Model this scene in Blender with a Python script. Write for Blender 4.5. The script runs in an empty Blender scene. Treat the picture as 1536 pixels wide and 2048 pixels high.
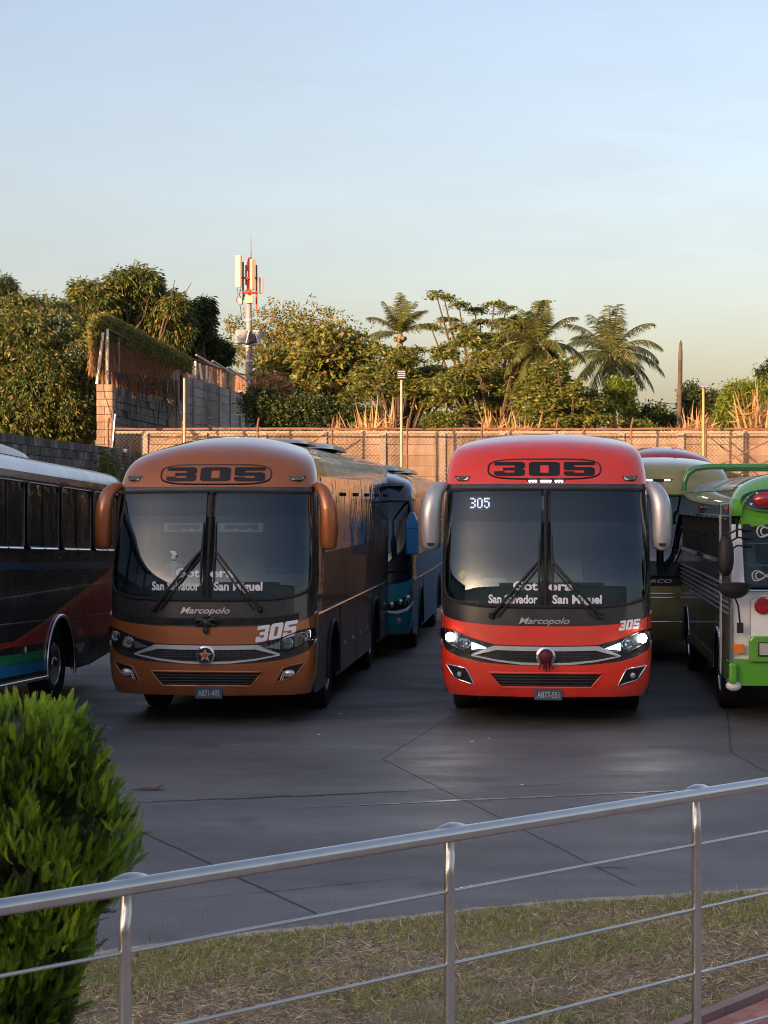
import bpy, bmesh, math, random
import numpy as np
from mathutils import Vector, Matrix
from mathutils.geometry import tessellate_polygon
R = math.radians
rnd = random.Random(7)
RS = np.random.RandomState(11)
S = bpy.context.scene
COL = S.collection

# ------------------------------------------------------------------ camera, sky, sun, exposure
FPX, CAMH, HORIZ = 3900.0, 2.8, 1000.0
cam = bpy.data.cameras.new('camera')
camo = bpy.data.objects.new('camera', cam); COL.objects.link(camo)
camo.location = (0, 0, CAMH); camo.rotation_euler = (R(90), 0, 0)
cam.sensor_fit = 'VERTICAL'; cam.sensor_height = 36; cam.lens = 36 * FPX / 2048
cam.shift_y = -(1024 - HORIZ) / 2048
cam.clip_end = 2000
S.camera = camo
SUN_AZ, SUN_EL = 40.0, 8.0          # degrees to the left of straight behind the camera, height
w = bpy.data.worlds.new('World'); S.world = w; w.use_nodes = True
nt = w.node_tree; nt.nodes.clear()
sky = nt.nodes.new('ShaderNodeTexSky'); sky.sky_type = 'NISHITA'; sky.sun_disc = False
sky.sun_elevation = R(SUN_EL); sky.sun_rotation = R(180 + SUN_AZ)
sky.air_density = 1.0; sky.dust_density = 3.4; sky.ozone_density = 1.4; sky.altitude = 100
bg = nt.nodes.new('ShaderNodeBackground'); bg.inputs[1].default_value = 0.15
out = nt.nodes.new('ShaderNodeOutputWorld')
tint = nt.nodes.new('ShaderNodeMix'); tint.data_type = 'RGBA'; tint.blend_type = 'MULTIPLY'; tint.inputs[0].default_value = 1
tint.inputs[7].default_value = (.95, .81, .84, 1)          # evening dust in the air: a little less green and blue
hs = nt.nodes.new('ShaderNodeHueSaturation'); hs.inputs['Saturation'].default_value = .92
wtc = nt.nodes.new('ShaderNodeTexCoord'); wmp = nt.nodes.new('ShaderNodeMapping'); wmp.inputs['Scale'].default_value = (2.2, 2.2, 11); wmp.inputs['Rotation'].default_value = (0, R(7), 0)
wnz = nt.nodes.new('ShaderNodeTexNoise'); wnz.inputs['Scale'].default_value = 3.0; wnz.inputs['Detail'].default_value = 7; wnz.inputs['Roughness'].default_value = .55; wnz.inputs['Distortion'].default_value = .6
wmr = nt.nodes.new('ShaderNodeMapRange'); wmr.inputs[1].default_value = .45; wmr.inputs[2].default_value = .8; wmr.inputs[3].default_value = 0; wmr.inputs[4].default_value = .22
wmx = nt.nodes.new('ShaderNodeMix'); wmx.data_type = 'RGBA'; wmx.inputs[7].default_value = (1.35, 1.30, 1.32, 1)
nt.links.new(sky.outputs[0], tint.inputs[6]); nt.links.new(tint.outputs[2], hs.inputs['Color']); nt.links.new(hs.outputs[0], wmx.inputs[6])
nt.links.new(wtc.outputs['Generated'], wmp.inputs[0]); nt.links.new(wmp.outputs[0], wnz.inputs['Vector']); nt.links.new(wnz.outputs[0], wmr.inputs[0]); nt.links.new(wmr.outputs[0], wmx.inputs[0])
nt.links.new(wmx.outputs[2], bg.inputs[0])
nt.links.new(bg.outputs[0], out.inputs[0])
sl = bpy.data.lights.new('sun', 'SUN'); sl.energy = 4.6; sl.angle = R(0.5); sl.color = (1.0, 0.58, 0.30)
so = bpy.data.objects.new('sun', sl); COL.objects.link(so)
_d = Vector((math.sin(R(SUN_AZ)) * math.cos(R(SUN_EL)), math.cos(R(SUN_AZ)) * math.cos(R(SUN_EL)), -math.sin(R(SUN_EL))))
so.rotation_euler = _d.to_track_quat('-Z', 'Y').to_euler(); so.location = (-30, -30, 40)
S.view_settings.view_transform = 'Standard'; S.view_settings.look = 'None'
S.view_settings.exposure = 1.4; S.view_settings.gamma = 1.0; S.view_settings.use_curve_mapping = False
S.cycles.max_bounces = 8; S.cycles.transparent_max_bounces = 12
S.cycles.sample_clamp_indirect = 6.0
S.cycles.filter_width = 1.05

def at(px, py, Y):                  # a point of the place seen at a photo pixel, Y metres away
    return Vector(((px - 768) / FPX * Y, Y, CAMH - (py - HORIZ) / FPX * Y))
def onz(px, py, z):                 # the same, for a point lying at height z
    Y = (CAMH - z) * FPX / (py - HORIZ)
    return Vector(((px - 768) / FPX * Y, Y, z))

# ------------------------------------------------------------------ helpers
def tag(o, label=None, cat=None, group=None, kind=None):
    if label: o['label'] = label
    if cat: o['category'] = cat
    if group: o['group'] = group
    if kind: o['kind'] = kind
    return o
def empty(name, loc=(0, 0, 0), rz=0, label=None, cat=None, group=None):
    o = bpy.data.objects.new(name, None); COL.objects.link(o)
    o.location = loc; o.rotation_euler = (0, 0, rz); o.empty_display_size = .2
    return tag(o, label, cat, group)
def kids(o):
    return [c for c in bpy.data.objects if c.parent == o]
def copy_tree(o, parent=None):
    c = o.copy(); COL.objects.link(c)
    if parent: c.parent = parent
    for k in kids(o): copy_tree(k, c)
    return c

class MB:
    def __init__(s): s.v = []; s.f = []
    def add(s, vs, fs):
        n = len(s.v); s.v += [tuple(a) for a in vs]; s.f += [tuple(i + n for i in f) for f in fs]; return s
    def box(s, c, d, m=None):
        x, y, z = d[0] / 2, d[1] / 2, d[2] / 2
        vs = [Vector((a * x, b * y, e * z)) for a in (-1, 1) for b in (-1, 1) for e in (-1, 1)]
        if m is not None: vs = [m @ v for v in vs]
        vs = [v + Vector(c) for v in vs]
        return s.add(vs, [(0, 1, 3, 2), (4, 6, 7, 5), (0, 4, 5, 1), (2, 3, 7, 6), (0, 2, 6, 4), (1, 5, 7, 3)])
    def tube(s, pts, r, n=8, sx=1.0):
        pts = [Vector(p) for p in pts]; L = len(pts)
        rr = r if isinstance(r, (list, tuple)) else [r] * L
        vs = []; up = None
        for i, p in enumerate(pts):
            t = (pts[min(i + 1, L - 1)] - pts[max(i - 1, 0)])
            if t.length < 1e-9: t = Vector((0, 0, 1))
            t.normalize()
            if up is None:
                up = Vector((0, 0, 1)) if abs(t.z) < .9 else Vector((0, 1, 0))
            a = t.cross(up)
            if a.length < 1e-6: a = t.cross(Vector((1, 0, 0)))
            a.normalize(); b = a.cross(t).normalized(); up = b
            for k in range(n):
                q = 2 * math.pi * k / n
                vs.append(p + a * math.cos(q) * rr[i] * sx + b * math.sin(q) * rr[i])
        fs = [(i * n + k, i * n + (k + 1) % n, (i + 1) * n + (k + 1) % n, (i + 1) * n + k) for i in range(L - 1) for k in range(n)]
        fs += [tuple(range(n - 1, -1, -1)), tuple((L - 1) * n + k for k in range(n))]
        return s.add(vs, fs)
    def lathe(s, prof, c, axis='x', n=24):      # prof: (radius, position along the axis)
        vs = []
        for r, h in prof:
            for k in range(n):
                q = 2 * math.pi * k / n; a, b = r * math.cos(q), r * math.sin(q)
                v = {'x': (h, a, b), 'y': (a, h, b), 'z': (a, b, h)}[axis]
                vs.append(Vector(v) + Vector(c))
        L = len(prof)
        fs = [(i * n + k, i * n + (k + 1) % n, (i + 1) * n + (k + 1) % n, (i + 1) * n + k) for i in range(L - 1) for k in range(n)]
        if prof[0][0] > 1e-6: fs.append(tuple(range(n)))
        if prof[-1][0] > 1e-6: fs.append(tuple((L - 1) * n + k for k in range(n)))
        return s.add(vs, fs)
    def grid(s, fn, nu, nv, skip=None):
        vs = [fn(i / nu, j / nv) for j in range(nv + 1) for i in range(nu + 1)]
        fs = [(j * (nu + 1) + i, j * (nu + 1) + i + 1, (j + 1) * (nu + 1) + i + 1, (j + 1) * (nu + 1) + i)
              for j in range(nv) for i in range(nu) if not (skip and skip((i + .5) / nu, (j + .5) / nv))]
        return s.add(vs, fs)
    def ball(s, c, r, n=10, m=6):
        r = r if isinstance(r, (tuple, list)) else (r, r, r)
        return s.grid(lambda u, v: Vector(c) + Vector((r[0] * math.cos(u * 2 * math.pi) * math.sin(v * math.pi), r[1] * math.sin(u * 2 * math.pi) * math.sin(v * math.pi), r[2] * math.cos(v * math.pi))), n, m)
    def slab(s, poly, fn, t):                   # 2D polygon -> solid; fn(a, b, depth) gives the point
        n = len(poly); tr = tessellate_polygon([[Vector((a, b, 0)) for a, b in poly]])
        vs = [fn(a, b, 0) for a, b in poly] + [fn(a, b, t) for a, b in poly]
        fs = [tuple(t_) for t_ in tr] + [tuple(i + n for i in t_[::-1]) for t_ in tr] + [(i, (i + 1) % n, (i + 1) % n + n, i + n) for i in range(n)]
        return s.add(vs, fs)
    def mesh(s, name, mt=None, smooth=None, fix=True):
        me = bpy.data.meshes.new(name); me.from_pydata([tuple(v) for v in s.v], [], s.f)
        if fix:
            bm = bmesh.new(); bm.from_mesh(me)
            bmesh.ops.remove_doubles(bm, verts=bm.verts, dist=1e-5)
            bmesh.ops.recalc_face_normals(bm, faces=bm.faces); bm.to_mesh(me); bm.free()
        if smooth is not None:
            me.shade_smooth(); me.set_sharp_from_angle(angle=R(smooth))
        if mt: me.materials.append(mt)
        return me
    def build(s, name, mt=None, parent=None, smooth=None, bevel=0, fix=True, label=None, kind=None, sub=0):
        o = bpy.data.objects.new(name, s.mesh(name, mt, smooth, fix)); COL.objects.link(o)
        if parent: o.parent = parent
        if bevel:
            b = o.modifiers.new('bevel', 'BEVEL'); b.width = bevel; b.segments = 2; b.limit_method = 'ANGLE'; b.angle_limit = R(40)
        if sub:
            b = o.modifiers.new('sub', 'SUBSURF'); b.levels = sub; b.render_levels = sub
        return tag(o, label, kind=kind)

def drape(polys, fn, step=.08):
    """flat 2D faces (verts, faces) cut into small cells and laid on a surface by fn(a, b)"""
    vs, fs = polys
    bm = bmesh.new(); bv = [bm.verts.new((a, b, 0)) for a, b in vs]
    for f in fs:
        try: bm.faces.new([bv[i] for i in f])
        except ValueError: pass
    xs = [a for a, b in vs]; ys = [b for a, b in vs]
    for ax, lo, hi in ((0, min(xs), max(xs)), (1, min(ys), max(ys))):
        k = lo + step
        while k < hi:
            no = (1, 0, 0) if ax == 0 else (0, 1, 0); co = (k, 0, 0) if ax == 0 else (0, k, 0)
            bmesh.ops.bisect_plane(bm, geom=bm.verts[:] + bm.edges[:] + bm.faces[:], plane_co=co, plane_no=no)
            k += step
    bm.verts.index_update()
    m = MB(); m.add([fn(v.co.x, v.co.y) for v in bm.verts], [[v.index for v in f.verts] for f in bm.faces]); bm.free()
    return m
def text2d(txt, h, bold=0.0, shear=0.0, wide=1.0, space=1.0):
    """outline of words as flat faces, lower left at 0,0, capital height h"""
    cu = bpy.data.curves.new('t', 'FONT'); cu.body = txt; cu.size = 1; cu.offset = bold; cu.shear = shear; cu.space_character = space
    cu.resolution_u = 3
    o = bpy.data.objects.new('t', cu); COL.objects.link(o)
    dg = bpy.context.evaluated_depsgraph_get(); me = bpy.data.meshes.new_from_object(o.evaluated_get(dg))
    vs = [(v.co.x * wide * h / .7, v.co.y * h / .7) for v in me.vertices]; fs = [tuple(p.vertices) for p in me.polygons]
    bpy.data.objects.remove(o); bpy.data.curves.remove(cu); bpy.data.meshes.remove(me)
    x0 = min(v[0] for v in vs); return [(a - x0, b) for a, b in vs], fs
def fitw(p, w):
    m = max(v[0] for v in p[0]); return [(a * w / m, b) for a, b in p[0]], p[1]
def tess(loops):
    tr = tessellate_polygon([[Vector((a, b, 0)) for a, b in l] for l in loops])
    return [q for l in loops for q in l], [tuple(t) for t in tr]
G3 = [[(0, 1), (.9, 1), (1, .9), (1, .62), (.93, .5), (1, .4), (1, .1), (.9, 0), (.1, 0), (0, .1), (0, .34), (.34, .34), (.34, .24), (.66, .24), (.66, .4), (.28, .4), (.28, .6), (.66, .6), (.66, .76), (0, .76)]]
G0 = [[(.1, 1), (.9, 1), (1, .9), (1, .1), (.9, 0), (.1, 0), (0, .1), (0, .9)], [(.36, .78), (.36, .22), (.64, .22), (.64, .78)]]
G5 = [[(0, 1), (1, 1), (1, .77), (.34, .77), (.34, .63), (.9, .63), (1, .53), (1, .1), (.9, 0), (.1, 0), (0, .1), (0, .32), (.34, .32), (.34, .23), (.66, .23), (.66, .4), (.1, .4), (0, .45)]]
def num305(w, h, gap, shear=0, rise=0):
    vs, fs = [], []
    for k, g in enumerate((G3, G0, G5)):
        a, b = tess(g); n = len(vs)
        vs += [((x + k * (1 + gap)) * w + y * shear * h, y * h + rise * (x + k * (1 + gap)) * w) for x, y in a]; fs += [tuple(i + n for i in f) for f in b]
    return vs, fs

# ------------------------------------------------------------------ materials
def nodes(m): return m.node_tree.nodes, m.node_tree.links
def mat(name, col, rough=.5, metal=0.0, coat=0.0, spec=.5, var=.12, vscale=3.0, bump=0.0, bscale=40.0, col2=None, emit=0.0, ior=None, sheen=0, dirt=0.0, piece=0.0, streak=0.0):
    m = bpy.data.materials.new(name); m.use_nodes = True; N, Lk = nodes(m)
    b = N['Principled BSDF']; b.inputs['Roughness'].default_value = rough; b.inputs['Metallic'].default_value = metal
    b.inputs['Coat Weight'].default_value = coat; b.inputs['Coat Roughness'].default_value = .04
    b.inputs['Specular IOR Level'].default_value = spec
    if ior: b.inputs['IOR'].default_value = ior
    tc = N.new('ShaderNodeTexCoord'); nz = N.new('ShaderNodeTexNoise'); nz.inputs['Scale'].default_value = vscale; nz.inputs['Detail'].default_value = 6
    vec = tc.outputs['Object']
    if piece or streak:
        oi = N.new('ShaderNodeObjectInfo'); va = N.new('ShaderNodeVectorMath'); va.operation = 'ADD'; sc_ = N.new('ShaderNodeVectorMath'); sc_.operation = 'SCALE'; sc_.inputs[0].default_value = (37, 53, 71)
        Lk.new(oi.outputs['Random'], sc_.inputs['Scale']); Lk.new(sc_.outputs[0], va.inputs[1]); Lk.new(tc.outputs['Object'], va.inputs[0]); vec = va.outputs[0]
    Lk.new(vec, nz.inputs['Vector'])
    mx = N.new('ShaderNodeMix'); mx.data_type = 'RGBA'
    c = Vector(col[:3]); c2 = Vector(col2[:3]) if col2 else None
    a = c * (1 - var) if c2 is None else c; e = c * (1 + var) if c2 is None else c2
    mx.inputs[6].default_value = (*a, 1); mx.inputs[7].default_value = (*[min(1, q) for q in e], 1)
    rp = N.new('ShaderNodeMapRange'); rp.inputs[1].default_value = .3; rp.inputs[2].default_value = .7
    Lk.new(nz.outputs['Fac'], rp.inputs[0]); Lk.new(rp.outputs[0], mx.inputs[0])
    colour = mx.outputs[2]
    def times(c_, fac):
        k = N.new('ShaderNodeMix'); k.data_type = 'RGBA'; k.blend_type = 'MULTIPLY'; k.inputs[0].default_value = 1; Lk.new(c_, k.inputs[6]); Lk.new(fac, k.inputs[7]); return k.outputs[2]
    if piece:
        pr = N.new('ShaderNodeMapRange'); pr.inputs[3].default_value = 1 - piece; pr.inputs[4].default_value = 1 + piece; Lk.new(oi.outputs['Random'], pr.inputs[0]); colour = times(colour, pr.outputs[0])
    if streak:                                  # rain and damp stains running down
        mp = N.new('ShaderNodeMapping'); mp.inputs['Scale'].default_value = (5, 5, .35); Lk.new(tc.outputs['Object'] if not piece else N.new('ShaderNodeNewGeometry').outputs['Position'], mp.inputs[0])
        sn = N.new('ShaderNodeTexNoise'); sn.inputs['Scale'].default_value = .5; sn.inputs['Detail'].default_value = 8; Lk.new(mp.outputs[0], sn.inputs['Vector'])
        sr = N.new('ShaderNodeMapRange'); sr.inputs[1].default_value = .42; sr.inputs[2].default_value = .68; sr.inputs[3].default_value = 1.08; sr.inputs[4].default_value = 1 - streak; Lk.new(sn.outputs[0], sr.inputs[0]); colour = times(colour, sr.outputs[0])
    if dirt and coat:                           # thin film of road dust
        dn = N.new('ShaderNodeTexNoise'); dn.inputs['Scale'].default_value = 2.3; dn.inputs['Detail'].default_value = 9; Lk.new(tc.outputs['Object'], dn.inputs['Vector'])
        dr = N.new('ShaderNodeMapRange'); dr.inputs[1].default_value = .42; dr.inputs[2].default_value = .8; dr.inputs[4].default_value = dirt * 1.3; Lk.new(dn.outputs[0], dr.inputs[0])
        dm = N.new('ShaderNodeMix'); dm.data_type = 'RGBA'; dm.inputs[7].default_value = (.22, .18, .14, 1); Lk.new(dr.outputs[0], dm.inputs[0]); Lk.new(colour, dm.inputs[6]); colour = dm.outputs[2]
    Lk.new(colour, b.inputs['Base Color'])
    if bump:
        n2 = N.new('ShaderNodeTexNoise'); n2.inputs['Scale'].default_value = bscale; n2.inputs['Detail'].default_value = 4
        Lk.new(tc.outputs['Object'], n2.inputs['Vector'])
        bp = N.new('ShaderNodeBump'); bp.inputs['Strength'].default_value = 1.0; bp.inputs['Distance'].default_value = bump
        Lk.new(n2.outputs['Fac'], bp.inputs['Height']); Lk.new(bp.outputs[0], b.inputs['Normal'])
        if coat: Lk.new(bp.outputs[0], b.inputs['Coat Normal'])
    if dirt:                                    # dust film lying in patches: rougher, paler
        n3 = N.new('ShaderNodeTexNoise'); n3.inputs['Scale'].default_value = 1.3; n3.inputs['Detail'].default_value = 8
        Lk.new(tc.outputs['Object'], n3.inputs['Vector'])
        r3 = N.new('ShaderNodeMapRange'); r3.inputs[1].default_value = .35; r3.inputs[2].default_value = .75; r3.inputs[3].default_value = rough; r3.inputs[4].default_value = rough + dirt
        Lk.new(n3.outputs['Fac'], r3.inputs[0]); Lk.new(r3.outputs[0], b.inputs['Roughness'])
    if emit:
        b.inputs['Emission Color'].default_value = (*col[:3], 1); b.inputs['Emission Strength'].default_value = emit
    return m
def glassmat(name, tint=(.35, .4, .42), refl=.14, rough=.01, wave=0):
    m = bpy.data.materials.new(name); m.use_nodes = True; N, Lk = nodes(m); N.clear()
    o = N.new('ShaderNodeOutputMaterial'); tr = N.new('ShaderNodeBsdfTransparent'); tr.inputs[0].default_value = (*tint, 1)
    gl = N.new('ShaderNodeBsdfGlossy'); gl.inputs['Roughness'].default_value = rough; gl.inputs[0].default_value = (.74, .90, 1, 1)
    lw = N.new('ShaderNodeLayerWeight'); lw.inputs[0].default_value = .35
    mr = N.new('ShaderNodeMapRange'); mr.inputs[3].default_value = refl; mr.inputs[4].default_value = 1.0
    mx = N.new('ShaderNodeMixShader')
    Lk.new(lw.outputs['Fresnel'], mr.inputs[0]); Lk.new(mr.outputs[0], mx.inputs[0]); Lk.new(tr.outputs[0], mx.inputs[1]); Lk.new(gl.outputs[0], mx.inputs[2]); Lk.new(mx.outputs[0], o.inputs[0])
    if wave:
        tc = N.new('ShaderNodeTexCoord'); n2 = N.new('ShaderNodeTexNoise'); n2.inputs['Scale'].default_value = 1.2; n2.inputs['Detail'].default_value = 1
        Lk.new(tc.outputs['Object'], n2.inputs['Vector']); bp = N.new('ShaderNodeBump'); bp.inputs['Distance'].default_value = wave
        Lk.new(n2.outputs['Fac'], bp.inputs['Height']); Lk.new(bp.outputs[0], gl.inputs['Normal'])
    return m
def leafmat(name, cols, trans=.3, rough=.5):
    m = bpy.data.materials.new(name); m.use_nodes = True; N, Lk = nodes(m)
    b = N['Principled BSDF']; b.inputs['Roughness'].default_value = rough; b.inputs['Specular IOR Level'].default_value = .35
    g = N.new('ShaderNodeNewGeometry'); cr = N.new('ShaderNodeValToRGB'); cr.color_ramp.interpolation = 'LINEAR'
    e = cr.color_ramp.elements; n = len(cols)
    while len(e) < n: e.new(.5)
    for i, (p, c) in enumerate(cols): e[i].position = p; e[i].color = (*c, 1)
    Lk.new(g.outputs['Random Per Island'], cr.inputs[0]); Lk.new(cr.outputs[0], b.inputs['Base Color'])
    t = N.new('ShaderNodeBsdfTranslucent'); Lk.new(cr.outputs[0], t.inputs[0])
    mx = N.new('ShaderNodeMixShader'); mx.inputs[0].default_value = trans
    o = N['Material Output']; Lk.new(b.outputs[0], mx.inputs[1]); Lk.new(t.outputs[0], mx.inputs[2]); Lk.new(mx.outputs[0], o.inputs[0])
    return m
M = {}
M['orange'] = mat('copper_paint', (.42, .125, .03), .32, .35, 1.0, var=.05, dirt=.12)
M['red'] = mat('red_paint', (.84, .042, .016), .35, 0, 1.0, var=.05, dirt=.12)
M['darkgrey'] = mat('graphite_paint', (.035, .035, .035), .22, .2, 1.0, var=.15, dirt=.15)
M['side'] = mat('bronze_grey_paint', (.055, .046, .038), .38, .15, .3, var=.1, dirt=.1, bump=.004, bscale=.9)
M['roofmetal'] = mat('roof_metal', (.34, .30, .24), .35, .4, .6, var=.2, dirt=.2)
M['black'] = mat('black_plastic', (.012, .012, .013), .45, var=.2, dirt=.2)
M['rubber'] = mat('rubber', (.018, .018, .018), .75, var=.3, vscale=12, dirt=.1)
M['tyre'] = mat('tyre_rubber', (.014, .014, .014), .85, var=.3, vscale=9, bump=.003, bscale=60)
M['chrome'] = mat('chrome', (.75, .76, .78), .12, 1.0, var=.05, dirt=.15)
M['steel'] = mat('brushed_steel', (.62, .60, .57), .24, 1.0, var=.06, vscale=14, dirt=.12)
M['silver'] = mat('silver_paint', (.55, .56, .58), .35, .5, .8, var=.06)
M['white'] = mat('white_paint', (.86, .87, .88), .4, coat=.5, var=.08, dirt=.2)
M['vinyl'] = mat('white_vinyl', (.90, .91, .92), .5, var=.05)
M['vinylblack'] = mat('black_vinyl', (.012, .012, .016), .35, var=.1)
M['mesh'] = mat('grille_mesh', (.16, .16, .16), .4, .8, var=.5, vscale=70)
M['glass'] = glassmat('windscreen_glass', (.58, .66, .68), .040, .02)
M['bandglass'] = glassmat('shade_band_glass', (.10, .11, .13), .035)
M['tinted'] = glassmat('tinted_side_glass', (.05, .055, .06), .22, wave=.012)
M['lampglass'] = glassmat('lamp_glass', (.85, .88, .9), .10)
M['lamplit'] = mat('lit_lamp', (1.0, .97, .85), .3, emit=28)
M['drl'] = mat('lit_led', (.95, .97, 1.0), .3, emit=5)
M['led'] = mat('led_sign', (.95, .9, 1.0), .3, emit=4)
M['interior'] = mat('interior_plastic', (.10, .12, .13), .7)
M['pale'] = mat('pale_interior_panel', (.50, .60, .64), .7)
M['shade'] = mat('dark_sun_film', (.01, .012, .018), .4)
M['blind'] = mat('grey_blind', (.33, .38, .40), .8, var=.2, vscale=20)
M['seat'] = mat('seat_cloth', (.03, .05, .10), .9)
M['curtain'] = mat('curtain_cloth', (.01, .01, .012), .9)
M['platedark'] = mat('number_plate', (.05, .09, .13), .5)
M['platetext'] = mat('plate_lettering', (.5, .55, .55), .5)
M['ruby'] = mat('dark_red_cloth', (.12, .004, .012), .6)
M['amber'] = mat('amber_lens', (.75, .2, .02), .15, coat=1)
M['redlens'] = mat('red_lens', (.35, .006, .01), .12, coat=1, var=.4, vscale=30)
M['blue'] = mat('blue_paint', (.02, .30, .48), .3, .1, .5, dirt=.15)
M['blue2'] = mat('bright_blue_paint', (.01, .22, .58), .25, 0, 1.0)
M['bluegrey'] = mat('blue_grey_coach_paint', (.04, .24, .38), .55, 0, .05, dirt=.15)
M['spear'] = mat('satin_chrome_trim', (.74, .75, .77), .22, .45, .5, var=.05)
M['screen'] = mat('display_screen', (.10, .13, .13), .3)
M['traypaint'] = mat('blue_tray_plastic', (.05, .35, .60), .5)
M['navy'] = mat('navy_paint', (.012, .03, .065), .25, .2, 1.0)
M['olive'] = mat('olive_paint', (.34, .31, .11), .3, .3, 1.0, dirt=.15)
M['crimson'] = mat('crimson_paint', (.30, .012, .03), .3, 0, 1.0)
M['green'] = mat('green_paint', (.10, .38, .02), .28, 0, 1.0, var=.06, dirt=.1)
M['darkgreen'] = mat('dark_green_paint', (.02, .09, .045), .25, .1, 1.0, dirt=.1)
M['sheetmetal'] = mat('polished_sheet_metal', (.42, .39, .35), .28, .6, .3, var=.2, dirt=.15, bump=.004, bscale=1.5)
M['flagblue'] = mat('flag_blue', (.015, .05, .12), .3, coat=1)

# ------------------------------------------------------------------ numpy foliage
def np_mesh(name, V, Q, mt, parent=None, smooth=False):
    me = bpy.data.meshes.new(name); V = np.asarray(V, np.float32); Q = np.asarray(Q, np.int32); k = Q.shape[1]
    me.vertices.add(len(V)); me.vertices.foreach_set('co', V.ravel())
    me.loops.add(Q.size); me.loops.foreach_set('vertex_index', Q.ravel())
    me.polygons.add(len(Q)); me.polygons.foreach_set('loop_start', np.arange(0, Q.size, k, dtype=np.int32))
    me.update(calc_edges=True); me.validate()
    me.materials.append(mt)
    o = bpy.data.objects.new(name, me); COL.objects.link(o)
    if parent: o.parent = parent
    return o
def unit(a): return a / np.maximum(np.linalg.norm(a, axis=1, keepdims=True), 1e-9)
def leaves(C, D, L, W, fold=.15):
    """rhombic leaves: base C, direction D, length L, width W"""
    n = len(C); D = unit(D); r = RS.normal(size=(n, 3)); Sd = unit(np.cross(D, r)); Nn = np.cross(Sd, D)
    L = np.broadcast_to(L, n)[:, None]; W = np.broadcast_to(W, n)[:, None]
    mid = C + D * L * .45
    V = np.stack([C, mid + Sd * W * .5 + Nn * W * fold, C + D * L, mid - Sd * W * .5 + Nn * W * fold], 1).reshape(-1, 3)
    Q = np.arange(n * 4).reshape(n, 4)
    return V, Q
def join(parts):
    V, Q, n = [], [], 0
    for v, q in parts: V.append(v); Q.append(q + n); n += len(v)
    return np.concatenate(V), np.concatenate(Q)

# ------------------------------------------------------------------ ground
def ribbon(pts, width, z, name, mt, taper=False):
    m = MB(); vs = []; L = len(pts)
    for i, p in enumerate(pts):
        a = Vector(pts[max(i - 1, 0)]).to_2d(); b = Vector(pts[min(i + 1, L - 1)]).to_2d(); t = (b - a).normalized(); n = Vector((-t.y, t.x))
        k = width * (.5 if not taper else .5 * math.sin(math.pi * (i + .3) / (L)) + .05)
        if taper: k *= rnd.uniform(.4, 1.2)
        q = Vector(p).to_2d(); vs += [(*(q + n * k), z), (*(q - n * k), z)]
    m.add(vs, [(2 * i, 2 * i + 1, 2 * i + 3, 2 * i + 2) for i in range(L - 1)])
    return m.build(name, mt, kind='structure')
def wiggle(a, b, n, amp):
    a, b = Vector(a), Vector(b); d = (b - a); nn = Vector((-d.y, d.x, 0)).normalized(); o = []
    off = 0
    for i in range(n + 1):
        off = off * .8 + rnd.uniform(-amp, amp); o.append(a + d * i / n + nn * off * (0 < i < n))
    return o

def asphalt():
    m = bpy.data.materials.new('lot_surface'); m.use_nodes = True; N, Lk = nodes(m); b = N['Principled BSDF']
    tc = N.new('ShaderNodeTexCoord')
    def noise(scale, det, sc=(1, 1, 1)):
        mp = N.new('ShaderNodeMapping'); mp.inputs['Scale'].default_value = sc; Lk.new(tc.outputs['Object'], mp.inputs[0])
        n = N.new('ShaderNodeTexNoise'); n.inputs['Scale'].default_value = scale; n.inputs['Detail'].default_value = det; Lk.new(mp.outputs[0], n.inputs['Vector']); return n
    n1 = noise(.35, 8, (1, .8, 1)); n2 = noise(3.0, 8, (.35, 2.2, 1)); n3 = noise(120, 3); n4 = noise(.8, 5, (1, 2, 1))
    def ramp(src, a, c, lo, hi):
        r = N.new('ShaderNodeMapRange'); r.inputs[1].default_value = a; r.inputs[2].default_value = c; r.inputs[3].default_value = lo; r.inputs[4].default_value = hi; Lk.new(src, r.inputs[0]); return r.outputs[0]
    def mul(a, c):
        k = N.new('ShaderNodeMath'); k.operation = 'MULTIPLY'; Lk.new(a, k.inputs[0]); Lk.new(c, k.inputs[1]); return k.outputs[0]
    v = mul(mul(ramp(n1.outputs[0], .3, .7, .75, 1.25), ramp(n2.outputs[0], .3, .75, .86, 1.2)), ramp(n3.outputs[0], .3, .7, .82, 1.18))
    mx = N.new('ShaderNodeMix'); mx.data_type = 'RGBA'; mx.blend_type = 'MULTIPLY'; mx.inputs[0].default_value = 1
    mx.inputs[6].default_value = (.142, .141, .146, 1); vo = noise(1.1, 3); st = ramp(vo.outputs[0], .60, .74, 1.0, .62); n6 = noise(.16, 4, (1, 3.5, 1)); v = mul(mul(v, st), ramp(n6.outputs[0], .4, .7, .9, 1.28))
    Lk.new(v, mx.inputs[7]); Lk.new(mx.outputs[2], b.inputs['Base Color'])
    Lk.new(mul(ramp(n4.outputs[0], .35, .7, .50, .70), ramp(n2.outputs[0], .3, .7, .9, 1.15)), b.inputs['Roughness'])
    bp = N.new('ShaderNodeBump'); bp.inputs['Distance'].default_value = .004; Lk.new(n3.outputs[0], bp.inputs['Height'])
    bp2 = N.new('ShaderNodeBump'); bp2.inputs['Distance'].default_value = .0035; Lk.new(n2.outputs[0], bp2.inputs['Height']); Lk.new(bp.outputs[0], bp2.inputs['Normal'])
    Lk.new(bp2.outputs[0], b.inputs['Normal'])
    return m
M['lot'] = asphalt()
M['crack'] = mat('crack', (.055, .055, .057), .9)
M['faded'] = mat('worn_white_line', (.16, .16, .165), .45, var=.6, vscale=6, col2=(.42, .42, .42))
M['earth'] = mat('dry_earth', (.13, .085, .05), .95, col2=(.22, .16, .10), vscale=1.2, bump=.02, bscale=18)
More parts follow.
